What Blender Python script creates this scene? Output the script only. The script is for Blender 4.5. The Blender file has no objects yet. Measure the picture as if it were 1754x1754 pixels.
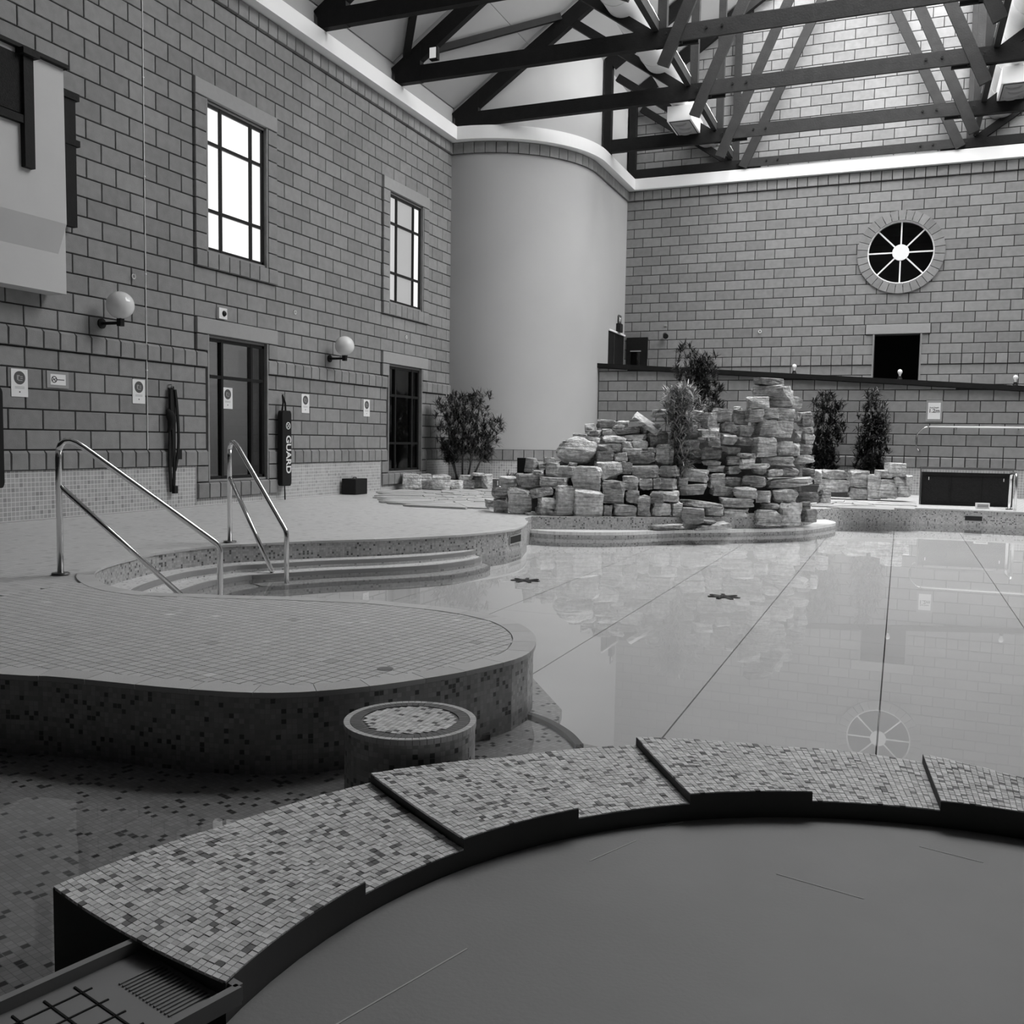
import bpy, bmesh, math, random
from mathutils import Vector, Matrix, noise
random.seed(7)
SC = bpy.context.scene
COL = SC.collection
# ------------------------------------------------------------------ camera
CAM = Vector((8.8906, -23.005, 0.9711))
FPX, YAW, PITCH, ROLL = 1620.56, 0.387839, -0.075575, 0.016550
fw = Vector((-math.sin(YAW)*math.cos(PITCH), math.cos(YAW)*math.cos(PITCH), math.sin(PITCH)))
r0 = Vector((math.cos(YAW), math.sin(YAW), 0)); u0 = r0.cross(fw)
rt = r0*math.cos(ROLL)+u0*math.sin(ROLL); up = u0*math.cos(ROLL)-r0*math.sin(ROLL)
cd = bpy.data.cameras.new('camera'); cam = bpy.data.objects.new('camera', cd); COL.objects.link(cam)
M = Matrix((( rt.x, up.x, -fw.x, CAM.x), (rt.y, up.y, -fw.y, CAM.y), (rt.z, up.z, -fw.z, CAM.z), (0, 0, 0, 1)))
cam.matrix_world = M
cd.sensor_width = 36; cd.lens = FPX/1754*36; cd.clip_start = .05; cd.clip_end = 200
SC.camera = cam
# ------------------------------------------------------------------ sky, exposure
W = bpy.data.worlds.new('sky'); SC.world = W; W.use_nodes = True
bg = W.node_tree.nodes['Background']; bg.inputs[0].default_value = (1, 1, 1, 1); bg.inputs[1].default_value = 12.2
SC.view_settings.view_transform = 'Standard'; SC.view_settings.look = 'None'
SC.view_settings.gamma = 1; SC.view_settings.use_curve_mapping = False
SC.view_settings.exposure = 0.0
SC.cycles.max_bounces = 10; SC.cycles.diffuse_bounces = 6; SC.cycles.transparent_max_bounces = 12
SC.cycles.caustics_reflective = False; SC.cycles.caustics_refractive = False
SC.cycles.sample_clamp_indirect = 8
def portal(name, loc, sx, sy, rot):
    l = bpy.data.lights.new(name, 'AREA'); l.shape = 'RECTANGLE'; l.size = sx; l.size_y = sy
    l.cycles.is_portal = True
    o = bpy.data.objects.new(name, l); COL.objects.link(o); o.location = loc; o.rotation_euler = rot
SLOPE = .68; RIDGE = 7.5; ROOF0 = 7.64           # roof plane z = ROOF0 + SLOPE*x up to the ridge
SKX = 5.0                                        # skylight starts here on each slope
SKXR = 1.9                                       # unseen right glazing, run lower to light the left wall (distance from right wall)
SKY0, SKY0R, SKY1 = -11.4, -12.2, -.25        # glazing ends, left and right slope; unseen near ends set for light balance
AN = math.atan(SLOPE)
for a_, s_, n_ in ((SKX, -1, SKY0), (SKXR, 1, SKY0R)):
    xm = (a_+RIDGE)/2
    portal('skylight_portal', (xm if s_ < 0 else 2*RIDGE-xm, (n_+SKY1)/2, ROOF0+SLOPE*xm+.1), (RIDGE-a_)*math.hypot(1, SLOPE), SKY1-n_, (0, s_*AN, 0))
# ------------------------------------------------------------------ materials
MATS = {}
def newmat(name):
    m = bpy.data.materials.new(name); m.use_nodes = True; MATS[name] = m
    nt = m.node_tree; return m, nt, nt.nodes['Principled BSDF']
def N(nt, t, **k):
    n = nt.nodes.new(t)
    for a, b in k.items(): setattr(n, a, b)
    return n
def math_(nt, op, a, b=None, c=None, clamp=False):
    n = nt.nodes.new('ShaderNodeMath'); n.operation = op; n.use_clamp = clamp
    for i, v in enumerate((a, b, c)):
        if v is None: continue
        if isinstance(v, (int, float)): n.inputs[i].default_value = v
        else: nt.links.new(v, n.inputs[i])
    return n.outputs[0]
def gray(nt, val, sock):
    c = nt.nodes.new('ShaderNodeCombineColor')
    for i in range(3): nt.links.new(val, c.inputs[i])
    nt.links.new(c.outputs[0], sock)
def mat(name, g, rough=.7, metal=0., nz=0., nscale=20., bump=0., bscale=60., rnd=0., rndkind='object', spec=.5, strata=0.):
    """grey procedural material: base grey, noise mottling, per-piece tint, fine relief"""
    m, nt, p = newmat(name)
    p.inputs['Roughness'].default_value = rough; p.inputs['Metallic'].default_value = metal
    p.inputs['Specular IOR Level'].default_value = spec
    p.inputs['Base Color'].default_value = (g, g, g, 1)
    tc = N(nt, 'ShaderNodeTexCoord'); co = tc.outputs['Object']
    val = None
    if nz or rnd:
        val = math_(nt, 'ADD', g, 0.)
        if nz:
            t = N(nt, 'ShaderNodeTexNoise'); t.inputs['Scale'].default_value = nscale; t.inputs['Detail'].default_value = 5
            geo = N(nt, 'ShaderNodeNewGeometry'); nt.links.new(geo.outputs['Position'], t.inputs['Vector'])
            f = math_(nt, 'MULTIPLY_ADD', t.outputs[0], nz*2, 1-nz); val = math_(nt, 'MULTIPLY', val, f)
        if rnd:
            if rndkind == 'object': rr = N(nt, 'ShaderNodeObjectInfo').outputs['Random']
            else: rr = N(nt, 'ShaderNodeNewGeometry').outputs['Random Per Island']
            f = math_(nt, 'MULTIPLY_ADD', rr, rnd*2, 1-rnd); val = math_(nt, 'MULTIPLY', val, f)
        gray(nt, val, p.inputs['Base Color'])
    if bump:
        t = N(nt, 'ShaderNodeTexNoise'); t.inputs['Scale'].default_value = bscale; t.inputs['Detail'].default_value = 6
        geo = N(nt, 'ShaderNodeNewGeometry'); nt.links.new(geo.outputs['Position'], t.inputs['Vector'])
        h = t.outputs[0]
        if strata:
            mp = N(nt, 'ShaderNodeMapping'); mp.inputs['Scale'].default_value = (3, 3, strata)
            nt.links.new(geo.outputs['Position'], mp.inputs[0])
            t2 = N(nt, 'ShaderNodeTexNoise'); t2.inputs['Scale'].default_value = 1; t2.inputs['Detail'].default_value = 6; t2.inputs['Distortion'].default_value = .6
            nt.links.new(mp.outputs[0], t2.inputs['Vector'])
            h = math_(nt, 'ADD', h, math_(nt, 'MULTIPLY', t2.outputs[0], 1.6))
            t3 = N(nt, 'ShaderNodeTexNoise'); t3.inputs['Scale'].default_value = 22; t3.inputs['Detail'].default_value = 8
            nt.links.new(geo.outputs['Position'], t3.inputs['Vector'])
            st_ = math_(nt, 'MULTIPLY_ADD', t2.outputs[0], 2.2, -.1); sp_ = math_(nt, 'MULTIPLY_ADD', t3.outputs[0], 1.6, .2)
            gray(nt, math_(nt, 'MINIMUM', math_(nt, 'MULTIPLY', val, math_(nt, 'MULTIPLY', st_, sp_)), .85), p.inputs['Base Color'])   # banded, pitted stone
        b = N(nt, 'ShaderNodeBump'); b.inputs['Strength'].default_value = bump; b.inputs['Distance'].default_value = .035 if strata else .02
        nt.links.new(h, b.inputs['Height']); nt.links.new(b.outputs[0], p.inputs['Normal'])
    return m
def tilemat(name, size, lo, hi, dark, pdark, grout, gw=.1, rough=.35, rot=0., uv=False, bump=.3, blur=0.):
    """square tiles: random tone per tile, some much darker, recessed grout lines"""
    m, nt, p = newmat(name); p.inputs['Roughness'].default_value = rough
    if uv: src = N(nt, 'ShaderNodeUVMap').outputs[0]
    else: src = N(nt, 'ShaderNodeNewGeometry').outputs['Position']
    mp = N(nt, 'ShaderNodeMapping'); mp.inputs['Rotation'].default_value = (0, 0, rot)
    s = 1/size; mp.inputs['Scale'].default_value = (s, s, s)
    nt.links.new(src, mp.inputs[0])
    sp = N(nt, 'ShaderNodeSeparateXYZ'); nt.links.new(mp.outputs[0], sp.inputs[0])
    fx = math_(nt, 'FLOOR', sp.outputs[0]); fy = math_(nt, 'FLOOR', sp.outputs[1])
    cb = N(nt, 'ShaderNodeCombineXYZ'); nt.links.new(fx, cb.inputs[0]); nt.links.new(fy, cb.inputs[1])
    wn = N(nt, 'ShaderNodeTexWhiteNoise'); wn.noise_dimensions = '3D'; nt.links.new(cb.outputs[0], wn.inputs['Vector'])
    v = wn.outputs['Value']
    tone = math_(nt, 'MULTIPLY_ADD', math_(nt, 'FRACT', math_(nt, 'MULTIPLY', v, 37.7)), hi-lo, lo)
    isd = math_(nt, 'LESS_THAN', v, pdark)
    tone = math_(nt, 'ADD', math_(nt, 'MULTIPLY', tone, math_(nt, 'SUBTRACT', 1, isd)), math_(nt, 'MULTIPLY', isd, dark))
    gx = math_(nt, 'LESS_THAN', math_(nt, 'FRACT', sp.outputs[0]), gw); gy = math_(nt, 'LESS_THAN', math_(nt, 'FRACT', sp.outputs[1]), gw)
    g = math_(nt, 'MAXIMUM', gx, gy)
    val = math_(nt, 'ADD', math_(nt, 'MULTIPLY', tone, math_(nt, 'SUBTRACT', 1, g)), math_(nt, 'MULTIPLY', g, grout))
    gray(nt, val, p.inputs['Base Color'])
    if bump:
        b = N(nt, 'ShaderNodeBump'); b.inputs['Strength'].default_value = bump; b.inputs['Distance'].default_value = .002
        nt.links.new(math_(nt, 'SUBTRACT', 1, g), b.inputs['Height']); nt.links.new(b.outputs[0], p.inputs['Normal'])
    return m
def piecetile(name, lo, hi, dark, pdark, kind, rough=.4):
    m, nt, p = newmat(name); p.inputs['Roughness'].default_value = rough
    v = N(nt, 'ShaderNodeObjectInfo').outputs['Random'] if kind == 'object' else N(nt, 'ShaderNodeNewGeometry').outputs['Random Per Island']
    tone = math_(nt, 'MULTIPLY_ADD', math_(nt, 'FRACT', math_(nt, 'MULTIPLY', v, 37.7)), hi-lo, lo)
    isd = math_(nt, 'LESS_THAN', v, pdark)
    d2 = math_(nt, 'MULTIPLY_ADD', math_(nt, 'FRACT', math_(nt, 'MULTIPLY', v, 91.3)), dark, dark)
    tone = math_(nt, 'ADD', math_(nt, 'MULTIPLY', tone, math_(nt, 'SUBTRACT', 1, isd)), math_(nt, 'MULTIPLY', isd, d2))
    gray(nt, tone, p.inputs['Base Color'])
    return m
mat('block_piece', .235, .9, nz=.22, nscale=9, bump=.25, bscale=90, rnd=.13)
mat('block_field', .235, .9, nz=.22, nscale=9, bump=.25, bscale=90, rnd=.13, rndkind='island')
mat('lintel', .31, .85, nz=.08, nscale=12, bump=.15, bscale=120)
mat('mortar', .025, .95)
mat('plaster', .40, .75, nz=.05, nscale=1.2, bump=.05, bscale=150)
mat('white_paint', .85, .5)
mat('bay_plaster', .5, .8, nz=.05, nscale=3)
mat('gallery_dark', .16, .9)
mat('ceiling_board', .38, .8, nz=.04, nscale=2)
mat('timber_black', .012, .65, nz=.3, nscale=8, bump=.2, bscale=30, spec=.15)
mat('timber_brown', .032, .6, nz=.35, nscale=6, bump=.2, bscale=40, spec=.15)
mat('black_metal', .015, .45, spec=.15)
mat('black_plastic', .018, .4, spec=.15)
mat('fabric_black', .02, .85, spec=.15)
mat('frame_dark', .02, .4, spec=.15)
mat('chrome', .72, .16, metal=1.)
mat('steel_dark', .35, .3, metal=1.)
mat('sign_white', .78, .4)
mat('sign_ink', .08, .5)
mat('sign_grey', .30, .5)
mat('globe_glass', .72, .12)
mat('bulb_white', .85, .2)
mat('rock', .5, .9, nz=.6, nscale=5, bump=1.0, bscale=26, rnd=.42, strata=34)
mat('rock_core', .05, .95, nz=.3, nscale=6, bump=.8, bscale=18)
mat('soil', .05, .95, nz=.4, nscale=25, bump=.8, bscale=40)
mat('leaf', .085, .45, nz=.3, nscale=7, rnd=.45, rndkind='island')
mat('leaf_pale', .34, .45, nz=.3, nscale=7, rnd=.5, rndkind='island')
mat('leaf_dark', .045, .45, nz=.3, nscale=7, rnd=.45, rndkind='island')
mat('stem', .16, .8, nz=.3, nscale=30)
mat('screed', .82, .55, nz=.06, nscale=2.5, bump=.03, bscale=60)
mat('spa_cover', .25, .6, nz=.14, nscale=3.0, bump=.05, bscale=90)
mat('scuff', .5, .7)
mat('coping', .58, .6, nz=.08, nscale=14, rnd=.07, bump=.08, bscale=150)
mat('paving', .46, .9, nz=.25, nscale=5, bump=.7, bscale=22, rnd=.14)
mat('tray_plastic', .28, .45)
mat('dado_edge', .6, .6)
mat('back_room', .4, .9)
mat('duct_metal', .70, .45, nz=.05, nscale=6)
mat('mesh_dark', .02, .8, nz=.5, nscale=45, bump=.6, bscale=70, spec=.15)
tilemat('dado_tile', .052, .34, .44, .28, .06, .66, gw=.14, uv=True)
tilemat('pool_mosaic', .02, .34, .56, .12, .09, .40, gw=.10, uv=True)
tilemat('step_mosaic', .02, .62, .78, .3, .05, .6, gw=.10, uv=True)
tilemat('pool_mosaic_dark', .027, .10, .22, .03, .14, .13, gw=.10, uv=True)
tilemat('floor_mosaic', .0215, .42, .58, .07, .08, .34, gw=.1, rot=.3)
tilemat('deck_tile', .0575, .56, .63, .48, .06, .36, gw=.07, rot=math.radians(10), rough=.5)
tilemat('ledge_tile', .027, .8, .86, .7, .05, .75, gw=.1, rot=.2)
piecetile('deck_piece', .57, .65, .42, .03, 'object', .5); piecetile('deck_field', .57, .65, .42, .03, 'island', .5)
piecetile('mosaic_piece', .55, .9, .11, .09, 'object'); piecetile('mosaic_field', .55, .9, .11, .09, 'island')
piecetile('ring_field', .10, .15, .08, .1, 'island'); piecetile('ringlight_field', .55, .65, .3, .04, 'island')
mat('grout', .20, .9); mat('grout_dark', .10, .9)
def emis(name, e, rough=.1):
    m, nt, p = newmat(name); p.inputs['Base Color'].default_value = (.15, .15, .15, 1); p.inputs['Roughness'].default_value = rough
    p.inputs['Emission Color'].default_value = (1, 1, 1, 1); p.inputs['Emission Strength'].default_value = e
emis('pane_bright', .95); emis('pane_mid', .32); emis('pane_soft', .5)
def glassmat(name, tint, ior=1.5):
    m, nt, p = newmat(name); nt.nodes.remove(p); out = nt.nodes['Material Output']
    tr = N(nt, 'ShaderNodeBsdfTransparent'); tr.inputs[0].default_value = (tint, tint, tint, 1)
    gl = N(nt, 'ShaderNodeBsdfGlossy'); gl.inputs['Roughness'].default_value = .0
    if ior < 1.4: fr = N(nt, 'ShaderNodeFresnel'); fr.inputs[0].default_value = ior; fo_ = fr.outputs[0]
    else:
        lw = N(nt, 'ShaderNodeLayerWeight'); fo_ = math_(nt, 'MULTIPLY_ADD', math_(nt, 'POWER', lw.outputs['Facing'], 5.), .96, .04)
    mx = N(nt, 'ShaderNodeMixShader'); nt.links.new(fo_, mx.inputs[0])
    nt.links.new(tr.outputs[0], mx.inputs[1]); nt.links.new(gl.outputs[0], mx.inputs[2]); nt.links.new(mx.outputs[0], out.inputs[0])
    return m
glassmat('water', .965, 1.36); glassmat('glass', .8); glassmat('glass_dark', .62)
# ------------------------------------------------------------------ helpers
class MB:
    def __init__(s): s.v = []; s.f = []; s.uv = {}
    def quadbox(s, lo, hi, faces='xXyYzZ'):
        b = len(s.v); (x0, y0, z0), (x1, y1, z1) = lo, hi
        s.v += [(x0,y0,z0),(x1,y0,z0),(x1,y1,z0),(x0,y1,z0),(x0,y0,z1),(x1,y0,z1),(x1,y1,z1),(x0,y1,z1)]
        q = {'z':(0,3,2,1),'Z':(4,5,6,7),'y':(0,1,5,4),'Y':(2,3,7,6),'x':(0,4,7,3),'X':(1,2,6,5)}
        for c in faces: s.f.append(tuple(b+i for i in q[c]))
        return s
    def prism(s, poly, d):            # polygon of 3D points extruded by vector d
        b = len(s.v); n = len(poly); d = Vector(d)
        P = [Vector(p) for p in poly]
        nn = sum(((P[i]-P[0]).cross(P[i+1]-P[0]) for i in range(1, n-1)), Vector())
        if nn.dot(d) > 0: P.reverse()
        s.v += [tuple(p) for p in P]+[tuple(p+d) for p in P]
        s.f.append(tuple(b+i for i in range(n))); s.f.append(tuple(b+n+i for i in reversed(range(n))))
        for i in range(n):
            j = (i+1) % n; s.f.append((b+j, b+i, b+n+i, b+n+j))
        return s
    def bar(s, a, b, w, h, upv=(0, 0, 1)):   # rectangular bar from a to b
        a, b = Vector(a), Vector(b); d = (b-a).normalized(); u = Vector(upv)
        if abs(d.dot(u)) > .98: u = Vector((0, 1, 0))
        sd = d.cross(u).normalized(); u2 = sd.cross(d).normalized()
        p = [a+sd*(w/2*i)+u2*(h/2*j) for i, j in ((-1,-1),(1,-1),(1,1),(-1,1))]
        return s.prism(p, b-a)
    def tube(s, pts, r, n=10, caps=True):
        pts = [Vector(p) for p in pts]; b = len(s.v); k = len(pts); ref = None
        for i, p in enumerate(pts):
            d = (pts[min(i+1, k-1)]-pts[max(i-1, 0)]).normalized()
            if ref is None: ref = d.orthogonal().normalized()
            ref = (ref-d*ref.dot(d)).normalized(); e = d.cross(ref)
            rr = r[i] if isinstance(r, (list, tuple)) else r
            for j in range(n):
                t = 2*math.pi*j/n; s.v.append(tuple(p+(ref*math.cos(t)+e*math.sin(t))*rr))
        for i in range(k-1):
            for j in range(n):
                j2 = (j+1) % n; s.f.append((b+i*n+j, b+i*n+j2, b+(i+1)*n+j2, b+(i+1)*n+j))
        if caps:
            s.f.append(tuple(b+j for j in reversed(range(n)))); s.f.append(tuple(b+(k-1)*n+j for j in range(n)))
        return s
    def lathe(s, prof, c=(0,0,0), n=24):     # profile [(r,z)]
        b = len(s.v); k = len(prof)
        for r, z in prof:
            for j in range(n):
                t = 2*math.pi*j/n; s.v.append((c[0]+r*math.cos(t), c[1]+r*math.sin(t), c[2]+z))
        for i in range(k-1):
            for j in range(n):
                j2 = (j+1) % n; s.f.append((b+i*n+j, b+i*n+j2, b+(i+1)*n+j2, b+(i+1)*n+j))
        return s
    def build(s, name, m, parent=None, smooth=False, kind=None):
        me = bpy.data.meshes.new(name); me.from_pydata(s.v, [], s.f)
        if s.uv:
            l = me.uv_layers.new(name='UVMap')
            for lp in me.loops: l.data[lp.index].uv = s.uv.get(lp.vertex_index, (0, 0))
        me.materials.append(MATS[m])
        if smooth:
            for p in me.polygons: p.use_smooth = True
        me.update()
        return link(name, me, parent, kind)
def link(name, me, parent=None, kind=None, loc=None):
    o = bpy.data.objects.new(name, me); COL.objects.link(o)
    if parent: o.parent = parent
    if kind: o['kind'] = kind
    if loc is not None: o.location = loc
    return o
def box(name, lo, hi, m, parent=None, kind=None): return MB().quadbox(lo, hi).build(name, m, parent, kind=kind)
def tag(o, label, cat, group=None):
    o['label'] = label; o['category'] = cat
    if group: o['group'] = group
    return o
def thing(name, label, cat, loc=(0,0,0), group=None, rotz=0):
    o = bpy.data.objects.new(name, None); COL.objects.link(o); o.location = loc; o.rotation_euler = (0, 0, rotz)
    o.empty_display_size = .1
    return tag(o, label, cat, group)
def struct(o): o['kind'] = 'structure'; return o
def seen(p):     # projected pixel of a world point (only used to rank pieces by size in view)
    d = Vector(p)-CAM; z = d.dot(fw)
    if z < .1: return None
    return 877+FPX*d.dot(rt)/z, 877-FPX*d.dot(up)/z, z
def rank(items, centre, size, most=300):
    """split pieces: the `most` that show largest become parts, the rest one field"""
    sc = []
    for it in items:
        q = seen(centre(it)); s_ = 0
        if q and -30 < q[0] < 1784 and -30 < q[1] < 1784: s_ = size(it)/q[2]
        sc.append(s_)
    order = sorted(range(len(items)), key=lambda i: -sc[i])
    return [items[i] for i in order[:most] if sc[i] > 0], [items[i] for i in order[most:]]+[items[i] for i in order[:most] if sc[i] <= 0]
SHARE = {}
def piece(name, key, maker, m, parent, loc=(0, 0, 0), rot=None):
    k = (name, m)+key
    if k not in SHARE:
        mb = maker(); me = bpy.data.meshes.new(name); me.from_pydata(mb.v, [], mb.f); me.materials.append(MATS[m]); me.update(); SHARE[k] = me
    o = link(name, SHARE[k], parent, loc=loc)
    if rot: o.rotation_euler = rot
    return o
C = .225; Z0 = .551
def zr(n): return Z0+C*n
# ------------------------------------------------------------------ block walls
GAP = .015; TH = .016
def row_cells(a, b, origin, step, holes):
    out = []; k0 = math.floor((a-origin)/step)
    k = k0
    while origin+k*step < b-1e-6:
        s, e = max(a, origin+k*step), min(b, origin+(k+1)*step); k += 1
        segs = [(s, e)]
        for h0, h1 in holes:
            n = []
            for p, q in segs:
                if q <= h0+1e-6 or p >= h1-1e-6: n.append((p, q)); continue
                if p < h0-1e-6: n.append((p, h0))
                if q > h1+1e-6: n.append((h1, q))
            segs = n
        out += [g for g in segs if g[1]-g[0] > .03]
    return out
def block_mb(axis, w, h, th, cham=0., dz=(0., 0.)):
    """one block about its centre; axis 'L' faces +x, 'B' faces -y; cham bevels the top edge; dz lowers the two top corners"""
    w2, h2 = w/2-GAP/2, h/2-GAP/2
    if axis == 'L': P = lambda u, d, z: (d, u, z)
    else: P = lambda u, d, z: (u, -d, z)
    mb = MB(); c = .006
    a, b = h2+dz[0], h2+dz[1]
    back = [(-w2, -TH, -h2), (w2, -TH, -h2), (w2, -TH, b), (-w2, -TH, a)]
    mid = [(-w2, th-c, -h2), (w2, th-c, -h2), (w2, th-max(c, cham), b), (-w2, th-max(c, cham), a)]
    fr = [(-w2+c, th, -h2+c), (w2-c, th, -h2+c), (w2-c, th, b-max(c, cham)), (-w2+c, th, a-max(c, cham))]
    for q in back+mid+fr: mb.v.append(P(*q))
    for r in (0, 4):
        for i in range(4):
            j = (i+1) % 4; f = (r+i, r+j, r+4+j, r+4+i); mb.f.append(f if axis == 'B' else f[::-1])
    f = (8, 9, 10, 11); mb.f.append(f if axis == 'B' else f[::-1])
    return mb
def lay_blocks(parent, axis, plane, cells, mp='block_piece', mf='block_field', most=300, name='block'):
    """cells: (u0,u1,z0,z1,proud,cham,(dzl,dzr))"""
    def ctr(c):
        u, z = (c[0]+c[1])/2, (c[2]+c[3])/2
        return (plane, u, z) if axis == 'L' else (u, plane, z)
    big, rest = rank(cells, ctr, lambda c: ((c[1]-c[0])*(c[3]-c[2]))**.5, most)
    for c in big:
        key = (axis, round(c[1]-c[0], 3), round(c[3]-c[2], 3), c[4], c[5], c[6])
        piece(name, key, lambda: block_mb(axis, c[1]-c[0], c[3]-c[2], c[4], c[5], c[6]), mp, parent, ctr(c))
    if rest:
        mb = MB()
        for c in rest:
            b = block_mb(axis, c[1]-c[0], c[3]-c[2], c[4], c[5], c[6]); o = ctr(c); k = len(mb.v)
            mb.v += [(v[0]+o[0], v[1]+o[1], v[2]+o[2]) for v in b.v]; mb.f += [tuple(i+k for i in f) for f in b.f]
        mb.build(name+'_field', mf, parent, kind='stuff')
NP = (0., 0.)
# --- left wall: x = 0, runs along y
YW = (-12.681, -7.712)                      # left joint of each window and door surround
WL0, WL1 = -26.0, -4.7
mb = MB()                                   # mortar backing with the openings left out
op = []
for y in YW: op += [(y+.225, y+1.575, zr(-1), zr(8)), (y+.225, y+1.575, zr(13), zr(22))]
ys = sorted({WL0, WL1, *[o[0] for o in op], *[o[1] for o in op]}); zs = sorted({-.6, 7.9, *[o[2] for o in op], *[o[3] for o in op]})
for i in range(len(ys)-1):
    for j in range(len(zs)-1):
        yc, zc = (ys[i]+ys[i+1])/2, (zs[j]+zs[j+1])/2
        if any(o[0] < yc < o[1] and o[2] < zc < o[3] for o in op): continue
        mb.quadbox((-.3, ys[i], zs[j]), (-TH+.002, ys[i+1], zs[j+1]), 'xXyYzZ')
wall_left = struct(mb.build('wall_left', 'mortar'))
cells = []; BL0 = -17.2; lint = []
for n in range(0, 29):
    holes = []
    for y in YW:
        if 6 <= n <= 7 or n == 0: holes.append((y+.0 if n == 7 else y+.225, y+1.8 if n == 7 else y+1.575))
        elif 1 <= n <= 5: holes.append((y+.225, y+1.575))
        elif n == 8 or 12 <= n <= 22: holes.append((y, y+1.8))
    if n in (0, 6, 28):
        pr, ch = (.035, .03) if n != 28 else (.05, .0)
        cells += [(a, b, zr(n), zr(n+1), pr, ch, NP) for a, b in row_cells(BL0, WL1-.06, YW[0], C, holes)]
    else:
        cells += [(a, b, zr(n), zr(n+1), 0., 0., NP) for a, b in row_cells(BL0, WL1-.06, YW[0]+(0 if n % 2 else C), 2*C, holes)]
    for y in YW:                            # proud quoins, sills
        if n == 7 or 13 <= n <= 21:
            cells += [(y, y+.225, zr(n), zr(n+1), .04, 0., NP), (y+1.575, y+1.8, zr(n), zr(n+1), .04, 0., NP)]
        if n == 12:
            cells += [(a, b, zr(n), zr(n+1), .05, 0., NP) for a, b in row_cells(y, y+1.8, y, C, [])]
for y in YW:
    for n in (-1,):
        cells += [(y, y+.225, zr(n), zr(n+1), .035, 0., NP), (y+1.575, y+1.8, zr(n), zr(n+1), .035, 0., NP)]
    cells += [(a, b, zr(-2), zr(-1), .05, .02, NP) for a, b in row_cells(y, y+1.8, y, C, [])]
lay_blocks(wall_left, 'L', 0., cells)
for y in YW:
    for n in (8, 22):
        piece('lintel', ('L',), lambda: block_mb('L', 1.8, C, .045), 'lintel', wall_left, (0, y+.9, zr(n)+C/2))
mb = MB()                                   # tiled dado between the sills
segs = [(BL0, YW[0]), (YW[0]+1.8, YW[1]), (YW[1]+1.8, WL1-.05)]
for a, b in segs:
    k = len(mb.v); mb.v += [(.004, a, 0), (.004, b, 0), (.004, b, Z0), (.004, a, Z0)]; mb.f.append((k, k+1, k+2, k+3))
    for i, (u, v) in enumerate(((a, 0), (b, 0), (b, Z0), (a, Z0))): mb.uv[k+i] = (u, v)
for y in YW:
    k = len(mb.v); mb.v += [(.004, y, 0), (.004, y+1.8, 0), (.004, y+1.8, zr(-2)), (.004, y, zr(-2))]; mb.f.append((k, k+1, k+2, k+3))
    for i, (u, v) in enumerate(((y, 0), (y+1.8, 0), (y+1.8, .1), (y, .1))): mb.uv[k+i] = (u, v)
mb.build('tile_dado', 'dado_tile', wall_left)
mb = MB()
for y in YW:
    for yy in (y-.008, y+1.8): mb.quadbox((0, yy, .02), (.014, yy+.008, Z0))
mb.quadbox((0, BL0, 0), (.012, WL1, .012))
mb.build('dado_trim', 'dado_edge', wall_left)
# --- windows and glazed doors in the left wall
def glazing(name, y, z0, z1, cols, rows, panes, fm='frame_dark', depth=-.06, bar=.045):
    """frame bars and panes in an opening of the left wall; cols/rows give the inner bar positions"""
    Y0, Y1 = y+.225, y+1.575
    root = struct(MB().quadbox((-.26, Y0, z0), (.03, Y0+.03, z1)).quadbox((-.26, Y1-.03, z0), (.03, Y1, z1)).quadbox((-.26, Y0+.03, z1-.03), (-.02, Y1-.03, z1)).quadbox((-.26, Y0+.03, z0), (.0, Y1-.03, z0+.03)).build(name, 'block_field'))
    x0, x1 = depth-.03, depth+.03
    mb = MB()
    for a in (Y0+.03, Y1-.03-bar): mb.quadbox((x0, a, z0+.03), (x1, a+bar, z1-.03))
    for a in (z0+.03, z1-.03-bar): mb.quadbox((x0, Y0+.03, a), (x1, Y1-.03, a+bar))
    mb.build('frame', fm, root)
    for c in cols: box('mullion', (x0-.005, c-bar/2, z0+.03), (x1+.005, c+bar/2, z1-.03), fm, root)
    for r in rows: box('transom', (x0-.002, Y0+.03, r-bar/2), (x1+.002, Y1-.03, r+bar/2), fm, root)
    ce = [Y0+.05]+list(cols)+[Y1-.05]; re = [z0+.05]+list(rows)+[z1-.05]
    for i in range(len(ce)-1):
        for j in range(len(re)-1):
            box('pane', (depth-.006, ce[i], re[j]), (depth+.002, ce[i+1], re[j+1]), panes(i, j), root)
    return root
for k, y in enumerate(YW):
    cols = (y+.59, y+1.25); rows = (4.05, 4.955)
    pf = (lambda i, j: 'pane_bright') if k == 0 else (lambda i, j: 'pane_mid' if i == 1 else ('pane_bright' if i == 2 else 'pane_soft'))
    glazing('window_%d' % (k+1), y, zr(13), zr(22), cols, rows, pf)
    d = glazing('door_%d' % (k+1), y, zr(-1), zr(8), cols, (1.79,) if k == 0 else (.88, 1.78), lambda i, j: 'glass_dark')
    # lobby seen through the dark glass
    rm = MB().quadbox((-3.2, y-.6, .0), (-.31, y+2.4, 2.7)); rm.f = [f[::-1] for f in rm.f]
    b = len(rm.v); rm.f.pop(3 if False else -1) if False else None
    lob = struct(rm.build('wall_lobby', 'back_room'))
    me = lob.data; bm_ = bmesh.new(); bm_.from_mesh(me)
    bmesh.ops.delete(bm_, geom=[f for f in bm_.faces if abs(f.calc_center_median().x+.31) < .01], context='FACES'); bm_.to_mesh(me); bm_.free()
lob_l = bpy.data.lights.new('lobby_fill', 'POINT'); lob_l.energy = 60; lob_l.shadow_soft_size = .2  # unseen point light added to brighten the first door's glass
lo = bpy.data.objects.new('lobby_fill', lob_l); COL.objects.link(lo); lo.location = (-1.6, YW[0]+.75, 2.3)
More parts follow.
